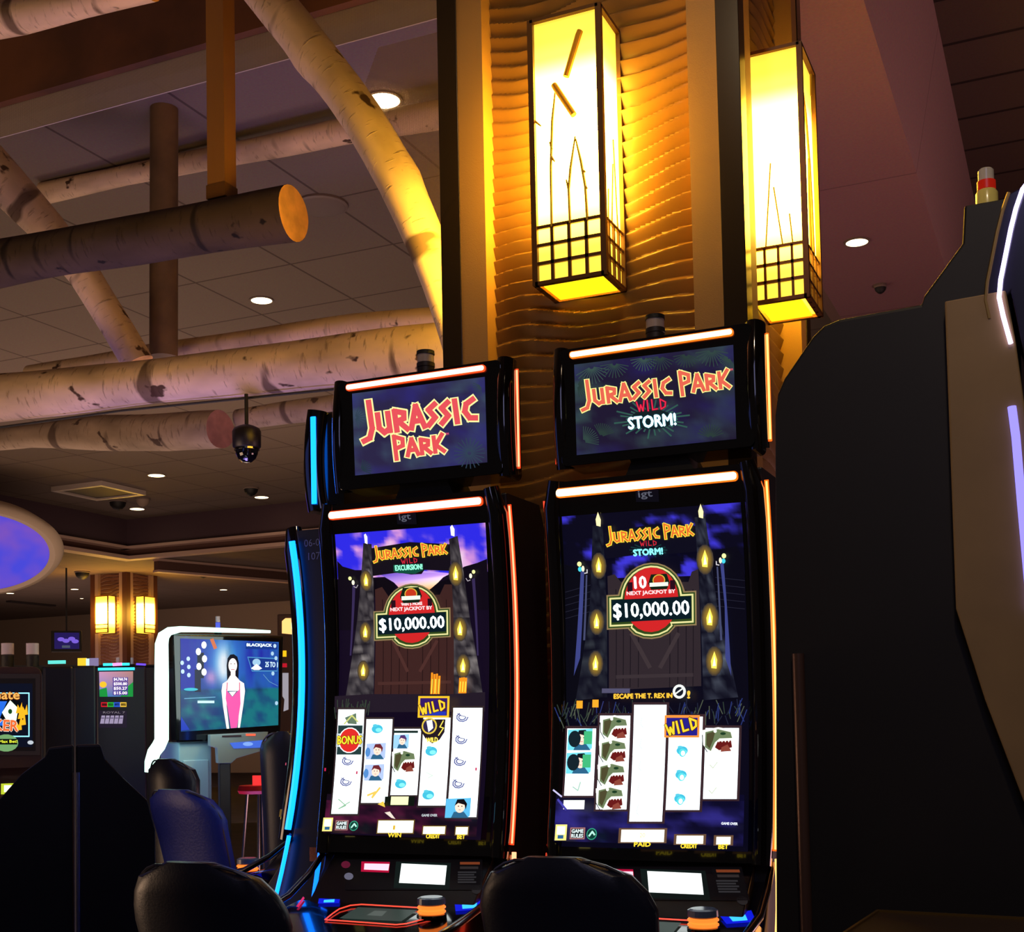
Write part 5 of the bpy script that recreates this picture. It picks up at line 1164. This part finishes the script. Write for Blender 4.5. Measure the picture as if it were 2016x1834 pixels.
# lamps on top of the far banks
def lamp_on(x, y0, y1, wpx, d, label, cols):
    p = at(x, y1, d); t = thing('signal_lamp', label, 'signal lamp', p); h = (y1 - y0) / 2500 * d; r = wpx / 5000 * d; n = len(cols)
    for i, (nm, m_) in enumerate(cols): MB().lathe([(r, h * i / n), (r, h * (i + .92) / n)], n=18).build(nm, m_, t, smooth=True)
    box('mount', -r * 1.2, r * 1.2, -r, r, -.05, 0, BLACKM, t); return t
CL = mat('clear_plastic', (196, 186, 200), .2); BLG = led('blue_glint', (90, 110, 255), .8)
lamp_on(15, 1264, 1312, 24, 7.0, 'clear signal lamp on the far bank, leftmost', [('socket', BLACKM), ('lens', CL)])
lamp_on(64, 1264, 1312, 24, 7.0, 'clear signal lamp on the far bank, second from left above the poker machine', [('socket', BLACKM), ('lens', CL)])
lamp_on(232, 1293, 1305, 7, 8.2, 'tiny signal lamp on the small rainbow slot', [('lens', CL)]); lamp_on(260, 1293, 1307, 6, 8.2, 'tiny signal lamp right end of the small rainbow slot', [('lens', CL)])
lamp_on(429, 1212, 1236, 9, 7.2, 'white and blue signal lamp above the blackjack screen', [('blue_lens', BLG), ('white_lens', CL)])
for x, y, rgb, lb in ((112, 1303, (90, 220, 210), 'small teal lit sign on the far bank top'), (162, 1302, (240, 200, 40), 'small yellow lit sign on the far bank top'), (175, 1303, (200, 235, 255), 'small white lit sign on the far bank top'), (185, 1302, (120, 110, 150), 'small grey sign on the far bank top, nearest the rainbow slot')):
    p = at(x, y, 9); o = MB().box(-.03 if x != 112 else -.06, .03 if x != 112 else .06, -.01, .01, -.03 if x != 112 else -.012, .025 if x != 112 else .012).build('bank_sign', led('bank_sign_%d' % x, rgb, 1.2)); o.location = p; o.rotation_euler = (0, 0, YAW); tag(o, lb, 'sign')
p, rz = face_frame(150, 1320, 9.2, None); t = thing('machine_bank', 'long dark distant machine bank under the small lit signs', 'cabinet', (p.x, p.y, 0), rz)
box('body', -1.0, .75, 0, .6, 0, 1.5 + (1431 - 1310) / 2500 * 9.2, EDGE, t, .01); box('top_ledge', -1.02, .77, -.02, .62, 1.5 + (1431 - 1310) / 2500 * 9.2, 1.5 + (1431 - 1307) / 2500 * 9.2, BLACKM, t)
# wall television far away
p, rz = face_frame(131, 1262, 30, None); t = thing('television', 'dark television on the far wall with a violet picture', 'television', p, rz)
box('bezel', -.34, .34, 0, .08, -.25, .25, BLACKM, t, .01); box('ceiling_mount', -.02, .02, .03, .07, .25, ZF - p.z, BLACKM, t); f = fplane(t); c = Canvas(f, fsurf(0)); c.quad(107, 1245, 156, 1277, (30, 20, 90), .9)
for x, y in ((120, 1258), (130, 1261), (141, 1257), (148, 1262)): c.ell(x, y, 7, 4, (130, 100, 230), .9)
c.quad(122, 1270, 138, 1275, (80, 90, 110), .8); c.build('screen', t)

# ------------------------------------------------------------------ blackjack machine with white arched light
p, rz = face_frame(450, 1350, 7.2, 30)
t = thing('blackjack_machine', 'blackjack machine with a white lit arch and a dealer in pink on its screen', 'game machine', (p.x, p.y, 0), rz); f = fplane(t)
def L(x, y, yy=0.0): a = f(x, y); return (a[0], yy, a[1])
cs = [f(*q) for q in ((338, 1246), (556, 1251), (550, 1456), (345, 1462))]
MB().prism(cs[::-1], -.03, .10, 'y').build('screen_housing', BLACK, t, bevel=.015)
arch_ = [L(x, y, -.035) for x, y in ((528, 1244), (470, 1242), (400, 1240), (352, 1239), (330, 1243), (319, 1252), (315, 1268), (315, 1330), (315, 1400), (315, 1455), (309, 1468), (300, 1480), (294, 1500), (291, 1520))]
rads = [.008, .012, .014, .017, .024, .032, .036, .038, .038, .038, .037, .036, .034, .026]
MB().tube(arch_, rads, n=14, flat=1).build('light_arch', LED_WHITE, t, smooth=True)
a, b2 = f(352, 1461), f(417, 1556)
box('pedestal', a[0], b2[0], .0, .40, 0, a[1], mat('pedestal_pale', (150, 190, 205), .5), t, .006)
box('pedestal_door', a[0] + .02, b2[0] - .02, -.012, 0, .2, a[1] - .10, mat('cabinet_pale2', (160, 200, 214), .5), t, .004)
c = Canvas(f, fsurf(-.03)); c.poly([(352, 1257), (545, 1264), (544, 1427), (353, 1440)], (30, 60, 120), .9, rgbs=[(40, 50, 190), (40, 90, 190), (30, 110, 130), (30, 50, 150)])
def bj(u, v):
    t = nz(u * 3, v * .6, 4, 30); b = mixc((36, 44, 170), (40, 100, 190), u + t) if v < .55 else mixc((26, 60, 120), (24, 120, 130), u * .8 + nz(u * 2, v * 2, 4, 3) + .2)
    b = mixc(b, (60, 170, 235), math.exp(-((u - .45) / .16) ** 2 - ((v - .25) / .3) ** 2) * 1.0); b = mixc(b, (235, 245, 255), math.exp(-((u - .44) / .07) ** 2 - ((v - .28) / .2) ** 2) * 1.2)
    b = mixc(b, (220, 160, 215), .8 * math.exp(-((u - .31) / .06) ** 2 - ((v - .42) / .08) ** 2)); return mixc(b, (10, 14, 50), .5 * max(0, t) * (v < .6))
c.field((352, 1257), (545, 1264), (544, 1427), (353, 1440), 40, 30, bj, .95)
for x, y, rx, ry, cc, g in () and ((440, 1300, 46, 40, (90, 180, 235), .8), (440, 1290, 22, 26, (200, 235, 255), 1.1), (420, 1310, 14, 18, (230, 240, 255), 1.1), (412, 1335, 16, 10, (210, 160, 220), .8), (490, 1380, 40, 26, (30, 120, 130), .8), (430, 1400, 60, 22, (25, 100, 120), .8),
                            (392, 1410, 11, 11, (30, 170, 120), .8), (375, 1290, 14, 20, (30, 60, 170), .9), (510, 1300, 24, 20, (30, 90, 180), .9), (500, 1340, 16, 14, (60, 90, 160), .8)): c.ell(x, y, rx, ry, cc, g)
c.quad(385, 1285, 398, 1335, (14, 20, 50), .8); c.quad(380, 1318, 392, 1362, (20, 26, 60), .8); c.stroke([(414, 1260), (420, 1275)], 7, (230, 120, 70), .9); c.stroke([(360, 1375), (420, 1372)], 1.5, (120, 190, 230), .9)
c.poly([(353, 1410), (370, 1436), (353, 1438)], (40, 70, 200), .9)
for x, y in ((398, 1270), (387, 1283), (399, 1297), (388, 1312), (398, 1323)): c.ell(x, y, 5, 7, (255, 255, 255), 1.6, n=12)
for x, y in ((367, 1297), (355, 1305), (368, 1313), (356, 1322), (368, 1329)): c.ell(x, y, 3.6, 4.5, (190, 220, 250), 1.2, n=10)
c.quad(385, 1379, 418, 1384, (200, 230, 240), 1.2); c.ell(372, 1357, 14, 3, (60, 200, 220), 1)
# dealer figure
c.poly([(444, 1296), (449, 1289), (456, 1288), (463, 1293), (466, 1305), (465, 1340), (443, 1340), (442, 1310)], (14, 14, 34), .7)
SK = (255, 232, 224)
c.poly([(443, 1340), (449, 1330), (459, 1330), (468, 1340), (476, 1345), (478, 1360), (475, 1385), (468, 1432), (464, 1432), (467, 1390), (467, 1360), (442, 1360), (442, 1390), (447, 1434), (442, 1434), (435, 1390), (432, 1360), (434, 1346)], SK, 1.4)
c.ell(454, 1310, 8.5, 14, SK, 1.5); c.quad(450, 1320, 459, 1336, SK, 1.4); c.stroke([(451, 1318), (457, 1318)], 1.3, (210, 110, 120), 1); c.ell(450.5, 1307, 1.3, 1, (90, 60, 70), .6, n=6); c.ell(457.5, 1307, 1.3, 1, (90, 60, 70), .6, n=6)
c.poly([(441, 1356), (444, 1362), (453, 1372), (464, 1360), (468, 1356), (469, 1385), (462, 1432), (450, 1433), (444, 1395), (440, 1375)], (255, 90, 170), 1.15)
c.poly([(446, 1362), (461, 1361), (453, 1371)], SK, 1.4); c.stroke([(443, 1344), (442, 1358)], 1.6, (235, 70, 130), 1); c.stroke([(467, 1344), (467, 1358)], 1.6, (235, 70, 130), 1)
c.quad(479, 1265, 541, 1278, (20, 60, 150), .9, skew=1); c.text('BLACKJACK', 481, 1274, 530, 1275, 7, (225, 245, 255), 1.4, .5); c.ell(536, 1272, 3, 4, (200, 230, 250), 1)
c.poly([(482, 1293), (541, 1296), (541, 1322), (491, 1322)], (90, 170, 230), .8); c.poly([(484, 1295), (540, 1298), (540, 1320), (492, 1320)], (25, 60, 150), .9)
c.ell(500, 1304, 8, 7, (170, 215, 245), 1); c.poly([(489, 1316), (500, 1307), (511, 1316), (505, 1319), (495, 1319)], (240, 248, 255), 1.3); c.text('25 TO 1', 517, 1313, 541, 1314, 10, (210, 240, 255), 1.2, .4)
for x, y in ((531, 1287), (538, 1296), (532, 1326), (539, 1384)): c.ell(x, y, 3, 4, (180, 220, 245), 1)
c.stroke([(513, 1328), (525, 1342), (541, 1350)], 1, (120, 180, 220), .8)
c.build('main_screen', t)
# player desk with console in front
p, rz = face_frame(455, 1470, 7.0, 20); t = thing('player_console', 'grey player console with blue screen and red strip before the blackjack machine', 'game console', (p.x, p.y, 0), rz); f = fplane(t)
q = [f(*a) for a in ((414, 1446), (528, 1440), (520, 1476), (466, 1492), (455, 1502), (430, 1502), (428, 1472), (414, 1468))]
MB().prism(q[::-1], 0, .12, 'y').build('console_body', mat('console_grey', (140, 165, 172), .4), t, bevel=.008)
c = Canvas(f, fsurf(0)); c.poly([(452, 1462), (524, 1456), (522, 1471), (460, 1473)], (70, 110, 225), 1.0); c.ell(488, 1464, 10, 4, (130, 170, 250), 1.1); c.build('console_screen', t)
c = Canvas(f, fsurf(0)); c.quad(484, 1444, 503, 1448, (255, 90, 60), 1.5); c.build('red_strip', t)
c = Canvas(f, fsurf(0)); c.stroke([(438, 1449), (474, 1448)], 3, (60, 40, 44), .6); c.build('card_slot', t)
a, b2 = f(455, 1502), f(440, 1502); box('leg', a[0] - .06, a[0], .02, .10, 0, a[1], mat('console_leg', (40, 40, 46), .3), t, .004)
light('AREA', at(380, 1330, 6.9), 2.6, (.8, 1, .95), .5, name='arch_light_spill').rotation_euler = (math.radians(70), 0, YAW + .4)
# red lit stool and base beyond
p = at(512, 1545, 8.0); t = thing('stool', 'round stool with a red lit seat under the blackjack console', 'stool', (p.x, p.y, 0))
zt = p.z
MB().lathe([(.13, zt - .05), (.14, zt - .03), (.13, zt)], n=28).build('seat', mat('stool_red', (190, 30, 34), .4), t, smooth=True)
for k in range(4): a_ = k * PI / 2 + .5; MB().tube([(.08 * math.cos(a_), .08 * math.sin(a_), zt - .05), (.17 * math.cos(a_), .17 * math.sin(a_), .0)], .010, n=8).build('leg', CHROME, t)
MB().lathe([(.125, .30), (.13, .31), (.125, .32)], n=24).build('foot_ring', CHROME, t)
p = at(506, 1530, 8.0); o = box('red_sign', p.x - .035, p.x + .035, p.y, p.y + .02, zt, zt + .06, led('red_sign', (255, 50, 50), 1.3)); tag(o, 'small red glowing box above the red stool', 'sign')
light('POINT', at(505, 1500, 8.1), 0.5, (1, .05, .05), .1, name='red_glow')
# orange glimpse machine right of the blackjack screen
p, rz = face_frame(560, 1300, 10.5, None); t = thing('slot_machine', 'sliver of a wooden lamp topped machine between blackjack screen and blue light', 'slot machine', (p.x, p.y, 0), rz); f = fplane(t)
a, b2 = f(546, 1208), f(580, 1500); box('cabinet', a[0], b2[0], .02, .3, 0, a[1], mat('poker_wood'), t, .01)
c = Canvas(f, fsurf(.02)); c.poly([(555, 1222), (562, 1216), (575, 1216), (575, 1248), (555, 1246)], (255, 190, 110), 1.6); c.build('lit_panel', t)
c = Canvas(f, fsurf(.02)); c.quad(553, 1280, 564, 1292, (255, 190, 20), 1.2); c.build('yellow_light', t)
c = Canvas(f, fsurf(.02)); c.quad(554, 1305, 565, 1313, (190, 20, 40), 1); c.build('red_light', t)
c = Canvas(f, fsurf(.02)); c.poly([(556, 1324), (568, 1324), (568, 1396), (558, 1400), (560, 1376), (556, 1370)], (170, 165, 175), .9); c.build('pale_panel', t)

# ------------------------------------------------------------------ distant lantern column
t = thing('column', 'distant square column with two glowing lanterns, dark corner posts and rippled panels', 'column', (0, 0, 0))
cxn = on(2, 5.0, 250, 1108)
dd = 31.0; cor = at(250, 1300, dd); S_ = 1.14
t.location = (cor.x - S_ / 2, cor.y + S_ / 2, 0); h = S_ / 2
POSTDF = mat('post_dark_far', (84, 48, 40), .5); POSTTF = mat('post_pale_far', (170, 142, 138), .6); WAVEF = mat('wave_panel_far', (128, 88, 78), .42)
box('core', -h + .1, h - .1, -h + .1, h - .1, 0, ZF, POSTTF, t)
for sx in (-1, 1):
    for sy in (-1, 1):
        x0, x1 = sorted((sx * h, sx * (h - .14))); y0, y1 = sorted((sy * h, sy * (h - .14))); box('corner_post', x0, x1, y0, y1, 0, ZF, POSTDF, t)
for k in range(4):
    M = Matrix.Rotation(k * PI / 2, 4, 'Z')
    for s in (-1, 1):
        x0, x1 = sorted((s * (h - .14), s * (h - .24))); o = box('face_strip', x0, x1, -h + .005, -h + .11, 0, ZF, POSTTF, t); o.matrix_local = M
    o = wave_sheet(2 * (h - .235), 1.6, ZF, .02, .085, t, mt=WAVEF, cols=12, rpp=6, seed=k + 8); o.matrix_local = M @ Matrix.Translation((0, -h + .105, 0))
FAR = t
def far_lantern(label, loc, rz):
    t = thing('wall_lantern', label, 'lantern', loc, rz, 'lanterns on the distant column'); z0 = on(2, 0, 0, 0)
    za, zb2 = 1.5 + (1430 - 1241) / 2500 * 30.6, 1.5 + (1430 - 1166) / 2500 * 30.6
    MB().box(-.19, .19, -.28, -.02, za + .01, zb2 - .01).build('shade', GLASS, t)
    f_ = MB()
    for x in (-.2, .2):
        for y in (-.29, -.02): f_.box(x - .012, x + .012, y - .012, y + .012, za, zb2)
    for z in (za, za + .1, za + .2, zb2 - .02):
        for y in (-.29, -.02): f_.box(-.2, .2, y - .012, y + .012, z, z + .02)
    f_.build('frame', FRAME, t); light('POINT', t.matrix_basis @ Vector((0, -.45, (za + zb2) / 2)), 40, (1, .5, .08), .2, name='far_lantern_bulb')
far_lantern('left glowing lantern on the distant column', (FAR.location.x - .05, FAR.location.y - h + .1, 0), 0)
far_lantern('right glowing lantern on the distant column', (FAR.location.x + h - .1, FAR.location.y + .05, 0), PI / 2)
